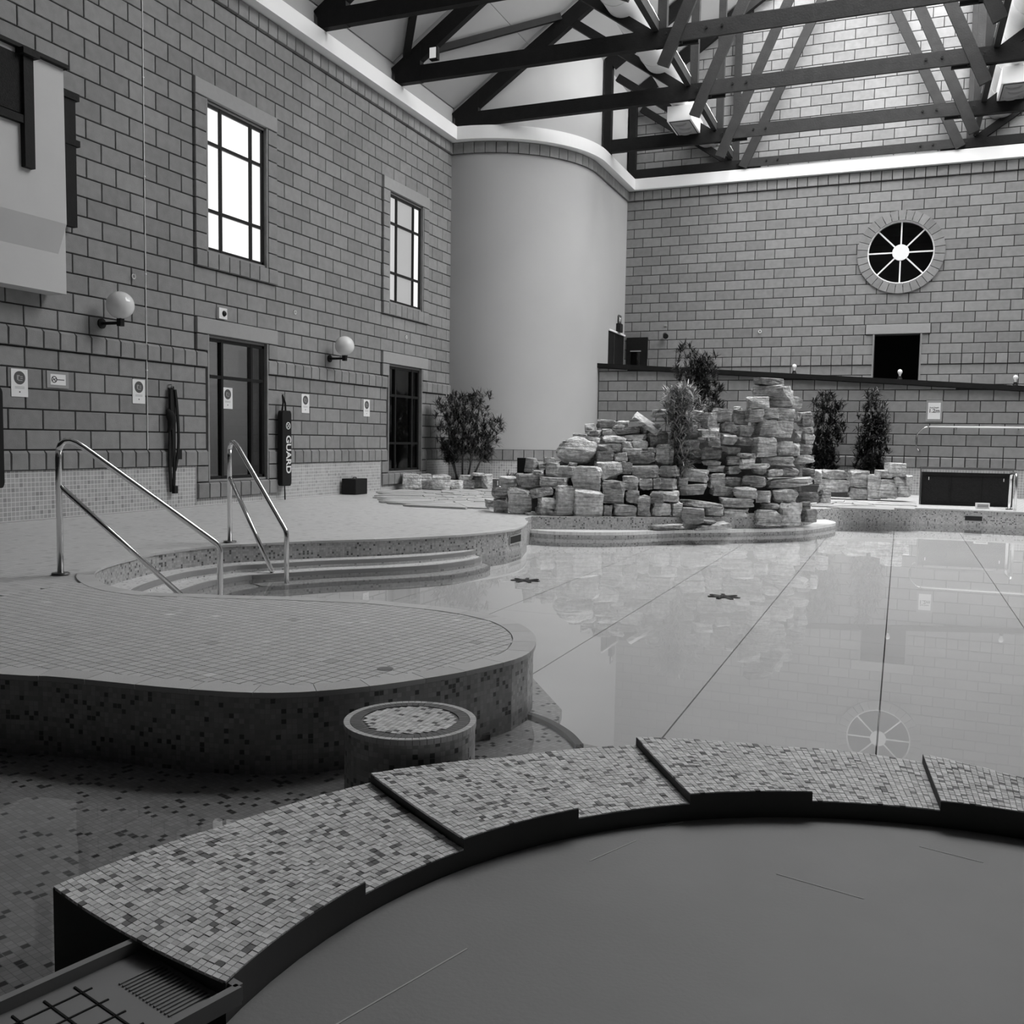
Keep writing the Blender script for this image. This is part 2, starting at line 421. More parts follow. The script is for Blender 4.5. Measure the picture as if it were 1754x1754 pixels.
# --- back wall: y = 0, faces -y
BX0, BX1 = 2.4, 15.1
cxr, czr = 8.70, 5.276                      # round window centre
def in_disc(x, z, r): return (x-cxr)**2+(z-czr)**2 < r*r
XJ = 7.782
cells = []; special = []
def roofz(x): return ROOF0+.05+SLOPE*(x if x < RIDGE else 2*RIDGE-x)
for n in range(6, 50):
    holes = []
    if n < 13: holes.append((8.245, 9.175))
    if n == 13: holes.append((8.04, 9.39))
    st, orig = (C, XJ) if n in (10, 28) else (2*C, XJ+(0 if n % 2 else C))
    pr = {10: .03, 28: .05}.get(n, 0.)
    for a, b in row_cells(BX0, 11.75, orig, st, holes):
        z0, z1 = zr(n), zr(n+1)
        if min(roofz(a), roofz(b)) < z1: continue
        cs = [(a, z0), (b, z0), (a, z1), (b, z1), ((a+b)/2, (z0+z1)/2)]
        near = (max(a, min(b, cxr))-cxr)**2+(max(z0, min(z1, czr))-czr)**2 < .79**2
        if near:
            if all(in_disc(x, z, .79) for x, z in cs): continue
            special.append((a, b, z0, z1)); continue
        cells.append((a, b, z0, z1, pr, .0, NP))
mb = MB()                                   # mortar backing on a grid, with door and round opening
NXs = [BX0+i*(BX1-BX0)/140 for i in range(141)]
def back_cell(x0, x1, z0, z1):
    mb.quadbox((x0, TH-.002, z0), (x1, .3, z1), 'yY')
for (x0, x1, z0, z1) in [(BX0-2.5, 7.85, -.6, 14), (9.55, BX1, -.6, 14), (7.85, 8.245, -.6, 4.40), (9.175, 9.55, -.6, 4.40), (8.245, 9.175, 3.476, 4.40), (8.245, 9.175, -.6, 1.9), (7.85, 9.55, 6.15, 14)]: mb.quadbox((x0, TH-.002, z0), (x1, .3, z1))
for i in range(34):
    for j in range(35):
        x0, z0 = 7.85+i*.05, 4.40+j*.05
        if not in_disc(x0+.025, z0+.025, .76): mb.quadbox((x0, TH-.002, z0), (x0+.05, .1, z0+.05), 'y')
wall_back = struct(mb.build('wall_back', 'mortar'))
lay_blocks(wall_back, 'B', 0., cells)
for a, b, z0, z1 in special:                # blocks cut to the round opening
    mb = MB(); nu, nv = 24, 12; a2, b2, z2, z3 = a+GAP/2, b-GAP/2, z0+GAP/2, z1-GAP/2
    for i in range(nu):
        for j in range(nv):
            x0, x1 = a2+(b2-a2)*i/nu, a2+(b2-a2)*(i+1)/nu; u0_, u1_ = z2+(z3-z2)*j/nv, z2+(z3-z2)*(j+1)/nv
            if in_disc((x0+x1)/2, (u0_+u1_)/2, .77): continue
            k = len(mb.v); mb.v += [(x0, 0, u0_), (x1, 0, u0_), (x1, 0, u1_), (x0, 0, u1_)]; mb.f.append((k, k+1, k+2, k+3))
    if mb.f:
        o = mb.build('block', 'block_piece', wall_back)
        bm_ = bmesh.new(); bm_.from_mesh(o.data); bmesh.ops.remove_doubles(bm_, verts=bm_.verts, dist=1e-5)
        r_ = bmesh.ops.extrude_face_region(bm_, geom=bm_.faces[:]); bmesh.ops.translate(bm_, verts=[v for v in r_['geom'] if isinstance(v, bmesh.types.BMVert)], vec=(0, TH, 0))
        bmesh.ops.recalc_face_normals(bm_, faces=bm_.faces); bm_.to_mesh(o.data); bm_.free()
piece('lintel', ('B',), lambda: block_mb('B', 1.35, C, .04), 'lintel', wall_back, (8.715, 0, zr(13)+C/2))
MB().quadbox((8.2, -.035, 2.0), (8.235, 0, 3.48)).quadbox((9.185, -.035, 2.0), (9.22, 0, 3.48)).build('jamb', 'block_field', wall_back)
# dark service room behind the open doorway
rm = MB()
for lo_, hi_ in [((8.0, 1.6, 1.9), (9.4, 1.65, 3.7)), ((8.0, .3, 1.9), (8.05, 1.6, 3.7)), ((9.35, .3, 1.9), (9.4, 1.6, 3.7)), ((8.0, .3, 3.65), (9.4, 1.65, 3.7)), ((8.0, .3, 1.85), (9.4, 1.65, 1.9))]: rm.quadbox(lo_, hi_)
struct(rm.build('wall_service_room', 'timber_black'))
# --- round window
wr = thing('window_3', None, None); del wr['label']; del wr['category']; struct(wr)
nv = 32
for i in range(nv):
    def vs():
        t0, t1 = -math.pi/nv+.008, math.pi/nv-.008
        po = [(.905*math.cos(t), -.0, .905*math.sin(t)) for t in (t0, 0, t1)]+[(.69*math.cos(t), -.0, .69*math.sin(t)) for t in (t1, 0, t0)]
        return MB().prism([(p[0], .06, p[2]) for p in po], (0, -.105, 0))
    piece('voussoir', ('v',), vs, 'block_piece', wr, (cxr, 0, czr), (0, 2*math.pi*i/nv, 0))
def ring(r0, r1, y0, y1, n=48):
    mb = MB()
    for i in range(n):
        for r in (r0, r1):
            t = 2*math.pi*i/n
            for y in (y0, y1): mb.v.append((cxr+r*math.cos(t), y, czr+r*math.sin(t)))
    for i in range(n):
        a, b = 4*i, 4*((i+1) % n)
        mb.f += [(a, b, b+2, a+2), (a+1, a+3, b+3, b+1), (a, a+1, b+1, b), (a+2, b+2, b+3, a+3)]
    return mb
ring(.665, .70, -.01, .12).build('frame', 'white_paint', wr)
for i in range(8):
    t = math.pi/4*i
    MB().bar((cxr+.17*math.cos(t), .06, czr+.17*math.sin(t)), (cxr+.68*math.cos(t), .06, czr+.68*math.sin(t)), .03, .028, (0, 1, 0)).build('glazing_bar', 'white_paint', wr)
hub = MB(); k = 32
hub.v = [(cxr+.175*math.cos(2*math.pi*i/k), .03, czr+.175*math.sin(2*math.pi*i/k)) for i in range(k)]
MB().prism(hub.v, (0, .05, 0)).build('hub', 'white_paint', wr)
for i in range(8):
    t0, t1 = math.pi/4*i+.03, math.pi/4*(i+1)-.03
    po = [(cxr+.67*math.cos(t0+(t1-t0)*j/6), .07, czr+.67*math.sin(t0+(t1-t0)*j/6)) for j in range(7)]+[(cxr+.15*math.cos(t), .07, czr+.15*math.sin(t)) for t in (t1, t0)]
    MB().prism(po, (0, .006, 0)).build('pane', 'glass_dark', wr)
rm = MB()
for lo_, hi_ in [((7.5, 1.8, 4.2), (9.9, 1.85, 6.4)), ((7.5, .31, 4.15), (9.9, 1.85, 4.2)), ((7.5, .31, 6.35), (9.9, 1.85, 6.4)), ((7.5, .31, 4.2), (7.55, 1.8, 6.4)), ((9.85, .31, 4.2), (9.9, 1.8, 6.4))]: rm.quadbox(lo_, hi_)
struct(rm.build('wall_plant_room', 'timber_brown'))
# --- wall along the ramp: y = -2.1
RY = -2.1
def cop(x): return 2.749-.0657*(x-2.365)
wall_ramp = struct(MB().prism([(2.44, RY+TH-.002, -.1), (15.0, RY+TH-.002, -.1), (15.0, RY+TH-.002, cop(15.0)-.08), (2.44, RY+TH-.002, cop(2.44)-.08)], (0, .2, 0)).build('wall_ramp', 'mortar'))
cells = []
for n in range(0, 11):
    for a, b in row_cells(2.43, 11.9, 9.186+(0 if n % 2 == 0 else C), 2*C if n else C, []):
        z0, z1 = zr(n), zr(n+1)
        ta, tb = min(z1, cop(a)-.09), min(z1, cop(b)-.09)
        if min(ta, tb) < z0+.03: continue
        cells.append((a, b, z0, z1, .03 if n == 0 else 0., .025 if n == 0 else 0., (round(ta-z1, 3), round(tb-z1, 3))))
lay_blocks(wall_ramp, 'B', RY, cells)
mb = MB(); mb.v = [(2.43, RY-.002, 0), (11.9, RY-.002, 0), (11.9, RY-.002, Z0), (2.43, RY-.002, Z0)]; mb.f = [(0, 1, 2, 3)]; mb.uv = {0: (2.43, 0), 1: (11.9, 0), 2: (11.9, Z0), 3: (2.43, Z0)}
mb.build('tile_dado', 'dado_tile', wall_ramp)
MB().bar((2.38, RY+.08, cop(2.38)-.04), (13, RY+.08, cop(13)-.04), .34, .1).build('coping', 'timber_black', wall_ramp)
MB().quadbox((2.44, RY+.2, 1.5), (15, 0, 1.9)).build('ramp_floor', 'paving', wall_ramp)
# --- curved plaster wall in the corner
cc, cr_ = (.1, -2.55), 2.32
def cpath(off=0., n=40):
    P = []
    t0 = -math.pi/2-.045
    for i in range(n+1):
        t = t0+(0-t0)*i/n; P.append((cc[0]+(cr_+off)*math.cos(t), cc[1]+(cr_+off)*math.sin(t)))
    P.append((cc[0]+cr_+off, .0)); return P
def sheet(path, z0, z1, uv=False):
    mb = MB(); s = 0
    for i, (x, y) in enumerate(path):
        if i: s += math.hypot(x-path[i-1][0], y-path[i-1][1])
        mb.v += [(x, y, z0), (x, y, z1)]; mb.uv[2*i] = (s, z0); mb.uv[2*i+1] = (s, z1)
        if i: mb.f.append((2*i-2, 2*i, 2*i+1, 2*i-1))
    if not uv: mb.uv = {}
    return mb
wall_curved = struct(sheet(cpath(), .5, 11.2).build('wall_curved', 'plaster', smooth=True))
sheet(cpath(.004), 0, Z0, True).build('tile_dado', 'dado_tile', wall_curved)
def arc_blocks(z0, z1, proud, inner):
    P = cpath(0, 160); s = [0]
    for i in range(1, len(P)): s.append(s[-1]+math.hypot(P[i][0]-P[i-1][0], P[i][1]-P[i-1][1]))
    def at(d):
        for i in range(1, len(P)):
            if s[i] >= d: f = (d-s[i-1])/(s[i]-s[i-1]); break
        else: i, f = len(P)-1, 1
        a, b = Vector((*P[i-1], 0)), Vector((*P[i], 0)); t = (b-a).normalized(); return a+(b-a)*f, Vector((t.y, -t.x, 0))
    d = 0.06
    while d < s[-1]-.1:
        d1 = min(d+C, s[-1]); (a, na), (b, nb) = at(d+GAP/2), at(d1-GAP/2)
        MB().prism([tuple(a-na*.01+Vector((0, 0, z0))), tuple(b-nb*.01+Vector((0, 0, z0))), tuple(b+nb*proud+Vector((0, 0, z0))), tuple(a+na*proud+Vector((0, 0, z0)))], (0, 0, z1-z0)).build('block', 'block_piece', wall_curved)
        d += C
arc_blocks(zr(28)+.008, zr(29), .05, 0); arc_blocks(zr(0)+.008, zr(1)-.008, .03, 0)
sheet(cpath(.012), zr(28), zr(29)).build('mortar_band', 'mortar', wall_curved); sheet(cpath(.012), zr(0), zr(1)).build('mortar_band', 'mortar', wall_curved)
# --- white ring beam that carries the trusses
def beam_poly(off): return [(off, -20.0)]+[(off, cc[1]-math.sqrt(max(0, (cr_+off)**2-(off-cc[0])**2)))]
BZ0, BZ1 = zr(29)+.01, zr(29)+.27
def offpath(off):
    P = [(off, -20.0)]
    y0 = cc[1]-math.sqrt((cr_+off)**2-(off-cc[0])**2); t0 = math.atan2(y0-cc[1], off-cc[0])
    for i in range(41):
        t = t0+(0-t0)*i/40; P.append((cc[0]+(cr_+off)*math.cos(t), cc[1]+(cr_+off)*math.sin(t)))
    P.append((cc[0]+cr_+off, -.16 if off > .1 else -off)); P.append((15.0, -.16 if off > .1 else -off))
    return P
A, B = offpath(.22), offpath(-.02)
mb = MB()
for i in range(len(A)):
    mb.v += [(*A[i], BZ0), (*A[i], BZ1), (*B[i], BZ1), (*B[i], BZ0)]
    if i:
        k = 4*i
        for j in range(4): mb.f.append((k-4+j, k+j, k+(j+1) % 4, k-4+(j+1) % 4))
trim = struct(mb.build('trim_1', 'white_paint'))
# --- the other walls of the hall
def winwall(name, x, y0, y1): pass
wr_ = struct(box('wall_right', (15.0, -26, -.6), (15.2, .2, 7.9), 'block_field'))
struct(box('wall_front', (0, -26.2, -.6), (15.2, -26, 3.4), 'gallery_dark'))
struct(box('wall_gallery', (0, -20.2, 3.3), (15.2, -20.0, 13), 'block_field'))
struct(box('ceiling_gallery', (0, -26, 3.3), (15.2, -20.2, 3.5), 'gallery_dark'))  # unseen low gallery, its edge placed to shape light at the camera end
# --- ceiling: boarded slopes with a glazed band along the ridge
def slope_pts(x0, x1, y0, y1, dz): return [(x0, y0, ROOF0+dz+SLOPE*x0), (x1, y0, ROOF0+dz+SLOPE*x1), (x1, y1, ROOF0+dz+SLOPE*x1), (x0, y1, ROOF0+dz+SLOPE*x0)]
mir = lambda P: [(2*RIDGE-p[0], p[1], p[2]) for p in P]
mb = MB()
for sx_, fl, n_ in ((SKX, lambda q: q, SKY0), (SKXR, mir, SKY0R)):
    mb.prism(fl(slope_pts(-.4, sx_, -20.2, .3, .14)), (0, 0, .1)); mb.prism(fl(slope_pts(sx_, RIDGE, SKY1, .3, .14)), (0, 0, .1)); mb.prism(fl(slope_pts(sx_, RIDGE, -20.2, n_, .14)), (0, 0, .1))
ceiling = struct(mb.build('ceiling', 'ceiling_board'))
TY = [-9.95, -7.45, -4.95, -2.2, -.1]      # truss positions
ybays = [-19.8, -17.4, -14.9, -12.4, -9.95, -7.45, -4.95, -2.2, -.02]
for i in range(len(ybays)-1):
    for a, b in ((0.05, 1.65), (1.65, 3.3), (3.3, SKX)):
        MB().prism(slope_pts(a+.006, b-.006, ybays[i]+.006, ybays[i+1]-.006, .105), (0, 0, .03)).build('ceiling_panel', 'ceiling_board', ceiling)
MB().quadbox((-.02, -20.0, BZ1-.02), (.03, -4.6, 7.85)).build('eaves_board', 'ceiling_board', ceiling)
for y in [SKY0R+(SKY1-SKY0R)*i/14 for i in range(15)]:
    for m_ in (0, 1):
        if not m_ and y < SKY0: continue
        a, b = ((SKXR if m_ else SKX), y, ROOF0+.18+SLOPE*(SKXR if m_ else SKX)), (RIDGE, y, ROOF0+.18+SLOPE*RIDGE)
        if m_: a, b = mir([a, b])
        MB().bar(a, b, .06, .1).build('glazing_bar', 'white_paint', ceiling)
MB().bar((RIDGE, -20, ROOF0+.2+SLOPE*RIDGE), (RIDGE, .2, ROOF0+.2+SLOPE*RIDGE), .15, .2).build('ridge_beam', 'timber_brown', ceiling)
# ------------------------------------------------------------------ deck, pool
EDGE = [[4.776, -12.448], [4.983, -13.142], [5.002, -13.651], [4.867, -14.172], [4.688, -14.542], [4.303, -15.125], [3.887, -15.572], [3.542, -16.056], [3.387, -16.295], [3.316, -16.616], [3.295, -16.966], [3.403, -17.419], [3.531, -17.765], [3.661, -17.979], [3.822, -18.156], [3.979, -18.286], [4.216, -18.437], [4.493, -18.532], [4.745, -18.534], [4.967, -18.456], [5.129, -18.422], [5.495, -18.294], [5.876, -18.194], [6.069, -18.155], [6.285, -18.162], [6.495, -18.17], [6.718, -18.222], [6.959, -18.339], [7.106, -18.477], [7.223, -18.641], [7.299, -18.809], [7.35, -19.011], [7.344, -19.187], [7.265, -19.418], [7.193, -19.572], [7.037, -19.815], [6.868, -20.0], [6.721, -20.096], [6.548, -20.155], [6.288, -20.204], [6.002, -20.237], [5.787, -20.27], [5.592, -20.326]]
ISL = [(4.55, -11.95), (4.52, -11.64), (5.12, -11.32), (5.8, -10.97), (6.2, -10.68), (6.9, -10.05), (7.45, -9.5), (7.7, -8.9), (7.76, -8.2), (7.74, -7.75)]
FAR = [(8.05, -7.47), (8.6, -7.07), (9.2, -6.66), (10.0, -6.6), (10.7, -6.67), (15.0, -6.8)]
LEFT = [(4.4, -20.55), (0.0, -20.8)]
pool_edge = [tuple(p) for p in LEFT[::-1]]+[tuple(p) for p in EDGE[::-1]]+ISL+FAR      # from the left wall round to the right
DECK = pool_edge+[(15.0, .0), (0.0, .0)]
def smooth_closed(P): return P
WATER, FLOOR = -.24, -.36
mb = MB(); n = len(DECK); mb.v = [(x, y, -.004) for x, y in DECK]; mb.f = [tuple(range(n))]
floor = struct(mb.build('floor', 'deck_tile'))
bm_ = bmesh.new(); bm_.from_mesh(floor.data); bmesh.ops.triangulate(bm_, faces=bm_.faces); bmesh.ops.recalc_face_normals(bm_, faces=bm_.faces)
for f_ in bm_.faces:
    if f_.normal.z < 0: f_.normal_flip()
bm_.to_mesh(floor.data); bm_.free()
def resample(P, d):
    out = [Vector((*P[0], 0))]; 
    for a, b in zip(P[:-1], P[1:]):
        a, b = Vector((*a, 0)), Vector((*b, 0)); k = max(1, round((b-a).length/d))
        for i in range(1, k+1): out.append(a+(b-a)*i/k)
    return out
def catmull(P, k=4):
    Q = [Vector((*p, 0)) for p in P]; out = []
    for i in range(len(Q)-1):
        p0, p1, p2, p3 = Q[max(i-1, 0)], Q[i], Q[i+1], Q[min(i+2, len(Q)-1)]
        for j in range(k):
            t = j/k; out.append(.5*((2*p1)+(p2-p0)*t+(2*p0-5*p1+4*p2-p3)*t*t+(3*p1-p0-3*p2+p3)*t**3))
    out.append(Q[-1]); return [(p.x, p.y) for p in out]
# pool wall below the deck edge, mosaic faced
def wallstrip(path, z0, z1):
    mb = MB(); s = 0
    for i, (x, y) in enumerate(path):
        if i: s += math.hypot(x-path[i-1][0], y-path[i-1][1])
        mb.v += [(x, y, z0), (x, y, z1)]; mb.uv[2*i] = (s, z0); mb.uv[2*i+1] = (s, z1)
        if i: mb.f.append((2*i-2, 2*i, 2*i+1, 2*i-1))
    return mb
pe = [tuple(p) for p in pool_edge]
wallstrip(pe, -.75, -.004).build('pool_wall', 'pool_mosaic', floor)
# coping tiles along the visible edge
def normals(P):
    out = []
    for i in range(len(P)):
        a, b = P[max(i-1, 0)], P[min(i+1, len(P)-1)]; t = Vector((b[0]-a[0], b[1]-a[1], 0)).normalized(); out.append(Vector((-t.y, t.x, 0)))
    return out
def coping(path, step, w, name='coping_tile'):
    R = resample(path, .05); s = 0; cut = [0]
    N_ = normals([(p.x, p.y) for p in R]); acc = 0
    groups = []; cur = [0]
    for i in range(1, len(R)):
        acc += (R[i]-R[i-1]).length; cur.append(i)
        if acc >= step: groups.append(cur); cur = [i]; acc = 0
    if len(cur) > 1: groups.append(cur)
    for g in groups:
        mb = MB(); sh = .0015
        outer = [R[i]-N_[i]*.012 for i in g]; inner = [R[i]+N_[i]*w for i in g]
        t0 = (R[g[1]]-R[g[0]]).normalized()*sh; t1 = (R[g[-1]]-R[g[-2]]).normalized()*sh
        outer[0] += t0; inner[0] += t0; outer[-1] -= t1; inner[-1] -= t1
        k = len(g)
        for p in outer+inner: mb.v.append((p.x, p.y, .008))
        for p in outer+inner: mb.v.append((p.x, p.y, -.012))
        for i in range(k-1):
            mb.f.append((i, i+1, k+i+1, k+i)); mb.f.append((i, 2*k+i, 2*k+i+1, i+1)); mb.f.append((k+i, k+i+1, 3*k+i+1, 3*k+i))
        mb.f.append((0, k, 3*k, 2*k)); mb.f.append((k-1, 3*k-1, 4*k-1, 2*k-1))
        mb.build(name, 'coping', floor)
lobe = [tuple(p) for p in LEFT[:1]]+[tuple(p) for p in EDGE[::-1]]
lobe_s = catmull(lobe, 3)
coping(lobe_s, .2, .1)
coping(FAR, .3, .1)
# individual deck tiles on the near lobe
TS = .0575; ang = math.radians(-10); ca, sa = math.cos(ang), math.sin(ang)
poly = [tuple(p) for p in DECK]
def inside(x, y, P):
    c = False; j = len(P)-1
    for i in range(len(P)):
        if (P[i][1] > y) != (P[j][1] > y) and x < (P[j][0]-P[i][0])*(y-P[i][1])/(P[j][1]-P[i][1])+P[i][0]: c = not c
        j = i
    return c
segs_ = list(zip(pe[:-1], pe[1:]))
def nearseg(x, y):
    best = (9, None, None)
    for a, b in segs_:
        dx, dy = b[0]-a[0], b[1]-a[1]; L2 = dx*dx+dy*dy
        t = max(0, min(1, ((x-a[0])*dx+(y-a[1])*dy)/L2)); px, py = a[0]+t*dx, a[1]+t*dy
        d = math.hypot(x-px, y-py)
        if d < best[0]: best = (d, (px, py), (dx, dy))
    return best
def clip(P, p0, nrm):
    out = []
    for i in range(len(P)):
        a, b = P[i], P[(i+1) % len(P)]; da = (a[0]-p0[0])*nrm[0]+(a[1]-p0[1])*nrm[1]; db = (b[0]-p0[0])*nrm[0]+(b[1]-p0[1])*nrm[1]
        if da >= 0: out.append(a)
        if (da >= 0) != (db >= 0): t = da/(da-db); out.append((a[0]+(b[0]-a[0])*t, a[1]+(b[1]-a[1])*t))
    return out
tiles = []; cutt = []
for i in range(-40, 260):
    for j in range(-460, -200):
        u, v = i*TS, j*TS; x, y = ca*u-sa*v, sa*u+ca*v
        if not (4.0 < x < 7.45 and -20.5 < y < -17.9): continue
        if not inside(x, y, poly): continue
        d, p, dr = nearseg(x, y)
        if d < .10-.03: continue
        g = TS/2-.0024
        if d > .10+.045: tiles.append((x, y)); continue
        P = [(x+ca*a-sa*b, y+sa*a+ca*b) for a, b in ((-g, -g), (g, -g), (g, g), (-g, g))]
        nr = (x-p[0], y-p[1]); L = math.hypot(*nr); nr = (nr[0]/L, nr[1]/L)
        P = clip(P, (p[0]+nr[0]*.103, p[1]+nr[1]*.103), nr)
        if len(P) > 2: cutt.append(P)
big, rest = rank(tiles, lambda t: (*t, 0), lambda t: 1)
g = TS/2-.0024
def tmb(): return MB().quadbox((-g, -g, -.003), (g, g, .006), 'xXyYZ')
for x, y in big: piece('tile', ('deck',), tmb, 'deck_piece', floor, (x, y, 0), (0, 0, ang))
mb = MB()
for x, y in rest:
    P = [(x+ca*a-sa*b, y+sa*a+ca*b, -.003) for a, b in ((-g, -g), (g, -g), (g, g), (-g, g))]; mb.prism(P, (0, 0, .009))
for P in cutt: mb.prism([(a, b, -.003) for a, b in P], (0, 0, .009))
mb.build('tile_field', 'deck_field', floor, kind='stuff')
mb = MB(); h_ = TS/2                      # dark grout bed that shows in the joints
for x, y in tiles:
    k = len(mb.v); mb.v += [(x+ca*a-sa*b, y+sa*a+ca*b, .0015) for a, b in ((-h_, -h_), (h_, -h_), (h_, h_), (-h_, h_))]; mb.f.append((k, k+1, k+2, k+3))
mb.build('grout_bed', 'grout_dark', floor, kind='stuff')
MB().lathe([(0, .0), (.035, .0)], (6.929, -19.582, .0075), 20).build('drain_cover', 'steel_dark', floor)
# --- pool floor: screed bays with open joints, mosaic apron by the near lobe
pool_floor = struct(box('floor_pool', (0, -26, -.8), (15, -.1, -.40), 'grout_dark'))
xs_ = [2.2, 3.15, 4.1, 5.08, 6.03, 7.0, 7.95, 8.85, 9.8, 10.75, 11.7, 12.65, 13.6, 14.9]; ys_ = [-19.6, -16.2, -12.6, -9.4, -6.0]
for i in range(len(xs_)-1):
    for j in range(len(ys_)-1):
        box('floor_slab', (xs_[i]+.004, ys_[j]+.0015, -.42), (xs_[i+1]-.004, ys_[j+1]-.0015, FLOOR), 'screed', pool_floor)
AP = [(2.0, -24), (2.0, -19.3), (6.9, -18.6), (7.1, -18.28), (7.44, -18.78), (7.5, -19.02), (7.62, -19.2), (8.4, -19.4), (9.2, -19.2), (9.2, -24)]
mb = MB().prism([(x, y, -.42) for x, y in AP], (0, 0, .105)); mb.build('mosaic_apron', 'floor_mosaic', pool_floor)
def band(P, w, z, m, name):
    Q = catmull(P, 5); N_ = normals(Q); mb = MB()
    for i, (x, y) in enumerate(Q): mb.v += [(x-N_[i].x*w/2, y-N_[i].y*w/2, z), (x+N_[i].x*w/2, y+N_[i].y*w/2, z)]
    for i in range(len(Q)-1): mb.f.append((2*i, 2*i+2, 2*i+3, 2*i+1))
    k = len(mb.v); mb.v += [(x, y, z-.03) for x, y, _ in mb.v[:k]]
    for i in range(len(Q)-1): mb.f += [(2*i, k+2*i, k+2*i+2, 2*i+2), (2*i+1, 2*i+3, k+2*i+3, k+2*i+1)]
    return mb.build(name, m, pool_floor)
band([(7.18, -18.95), (7.32, -18.96), (7.46, -19.03), (7.6, -19.16), (7.7, -19.3)], .035, -.295, 'grout_dark', 'edge_band')
band([(7.08, -19.02), (7.14, -19.1), (7.22, -19.22), (7.3, -19.36)], .035, -.29, 'grout_dark', 'edge_band')
# curved entry steps in the bay
bay = catmull([tuple(p) for p in EDGE[3:17]], 4); NB = normals(bay)      # along the bay, pool lies on the + normal side? tested below
def step(off, z, endk):
    n_ = len(bay); mb = MB(); out = []
    for i, (x, y) in enumerate(bay):
        t = i/(n_-1); k = min(1, t/.12, (1-t)/.25); k = max(0, k)**.5
        nx, ny = NB[i].x, NB[i].y
        px, py = x+nx*off*k, y+ny*off*k
        if inside(x+nx*.05, y+ny*.05, poly): px, py = x-nx*off*k, y-ny*off*k
        out.append((px, py))
    P = [(x, y) for x, y in bay]+out[::-1]
    for i in range(n_):
        mb.v += [(*bay[i], z), (*out[i], z), (*out[i], z-.3)]
        if i:
            k = 3*i; mb.f += [(k-3, k, k+1, k-2), (k-2, k+1, k+2, k-1)]
    s = 0
    for i in range(n_):
        if i: s += math.hypot(bay[i][0]-bay[i-1][0], bay[i][1]-bay[i-1][1])
        mb.uv[3*i] = (s, 0); mb.uv[3*i+1] = (s, off); mb.uv[3*i+2] = (s, off+.3)
    o = mb.build('step', 'step_mosaic', pool_floor)
    m2 = MB()
    for i in range(n_):
        d = Vector((out[i][0]-bay[i][0], out[i][1]-bay[i][1], 0)); L = d.length
        q = Vector((*out[i], 0)); e = d/L*.035 if L > .04 else d*.9
        m2.v += [(q.x, q.y, z+.006), (q.x-e.x, q.y-e.y, z+.006), (q.x+(d/L*.004).x if L > 1e-4 else q.x, q.y+(d/L*.004).y if L > 1e-4 else q.y, z-.03)]
        if i: k = 3*i; m2.f += [(k-3, k, k+1, k-2), (k-3, k-1, k+2, k)]
    m2.build('step_nosing', 'sign_grey', o)
step(.26, -.155, 0); step(.5, -.21, 0); step(.76, -.275, 0)
# --- island ledge under the rockwork
LG = [(4.40, -11.6), (4.5, -11.68), (4.93, -11.75), (5.62, -11.41), (6.23, -10.72), (6.93, -10.17), (7.63, -9.47), (7.97, -8.6), (8.04, -8.1), (7.88, -7.65)]
lg = catmull(LG, 4)
mb = MB(); inn = [(x-.0, y) for x, y in [(4.3, -11.25), (5.0, -11.05), (6.1, -10.3), (7.25, -9.2), (7.45, -8.3), (7.6, -7.6)]]
mb.prism([(x, y, -.21) for x, y in lg]+[(x, y, -.21) for x, y in inn[::-1]], (0, 0, .04))
ledge = struct(mb.build('floor_ledge', 'ledge_tile'))
wallstrip([p for p in lg], -.6, -.21).build('ledge_face', 'pool_mosaic', ledge)
# --- overflow slots in the pool wall
def slot(label, a, b, z0, z1):
    a, b = Vector((*a, 0)), Vector((*b, 0)); t = (b-a).normalized(); nrm = Vector((t.y, -t.x, 0))
    if inside((a+b).x/2+nrm.x*.2, (a+b).y/2+nrm.y*.2, poly): nrm = -nrm
    r = thing('overflow_slot', label, 'drain slot', tuple((a+b)/2+Vector((0, 0, z0))), group='overflow slots in the pool wall')
    r_inv = Matrix.Translation(-r.location)
    mb = MB().prism([tuple(a+nrm*.003+Vector((0, 0, z0))-r.location), tuple(b+nrm*.003+Vector((0, 0, z0))-r.location), tuple(b+nrm*.003+Vector((0, 0, z1))-r.location), tuple(a+nrm*.003+Vector((0, 0, z1))-r.location)], tuple(nrm*.004))
    mb.build('throat', 'mortar', r)
    m2 = MB(); e = .012
    for p, q in (((a, z0), (b, z0)), ((a, z1), (b, z1)), ((a, z0), (a, z1)), ((b, z0), (b, z1))):
        m2.bar(tuple(p[0]+nrm*.006+Vector((0, 0, p[1]))-r.location), tuple(q[0]+nrm*.006+Vector((0, 0, q[1]))-r.location), .01, e)
    m2.build('surround', 'pool_mosaic', r)
slot('dark overflow slot in the mosaic pool wall at the tip of the left deck', (5.0, -13.55), (4.99, -13.2), -.16, -.07)
slot('dark overflow slot in the mosaic pool wall below the dark panel', (9.78, -6.60), (10.12, -6.61), -.17, -.085)
# --- water
mb = MB(); mb.v = [(.0, -26, WATER), (14.99, -26, WATER), (14.99, -.2, WATER), (0, -.2, WATER)]; mb.f = [(0, 1, 2, 3)]
wat = mb.build('water', 'water'); tag(wat, 'still clear pool water mirroring the rockwork and the back wall', 'water'); wat['kind'] = 'stuff'
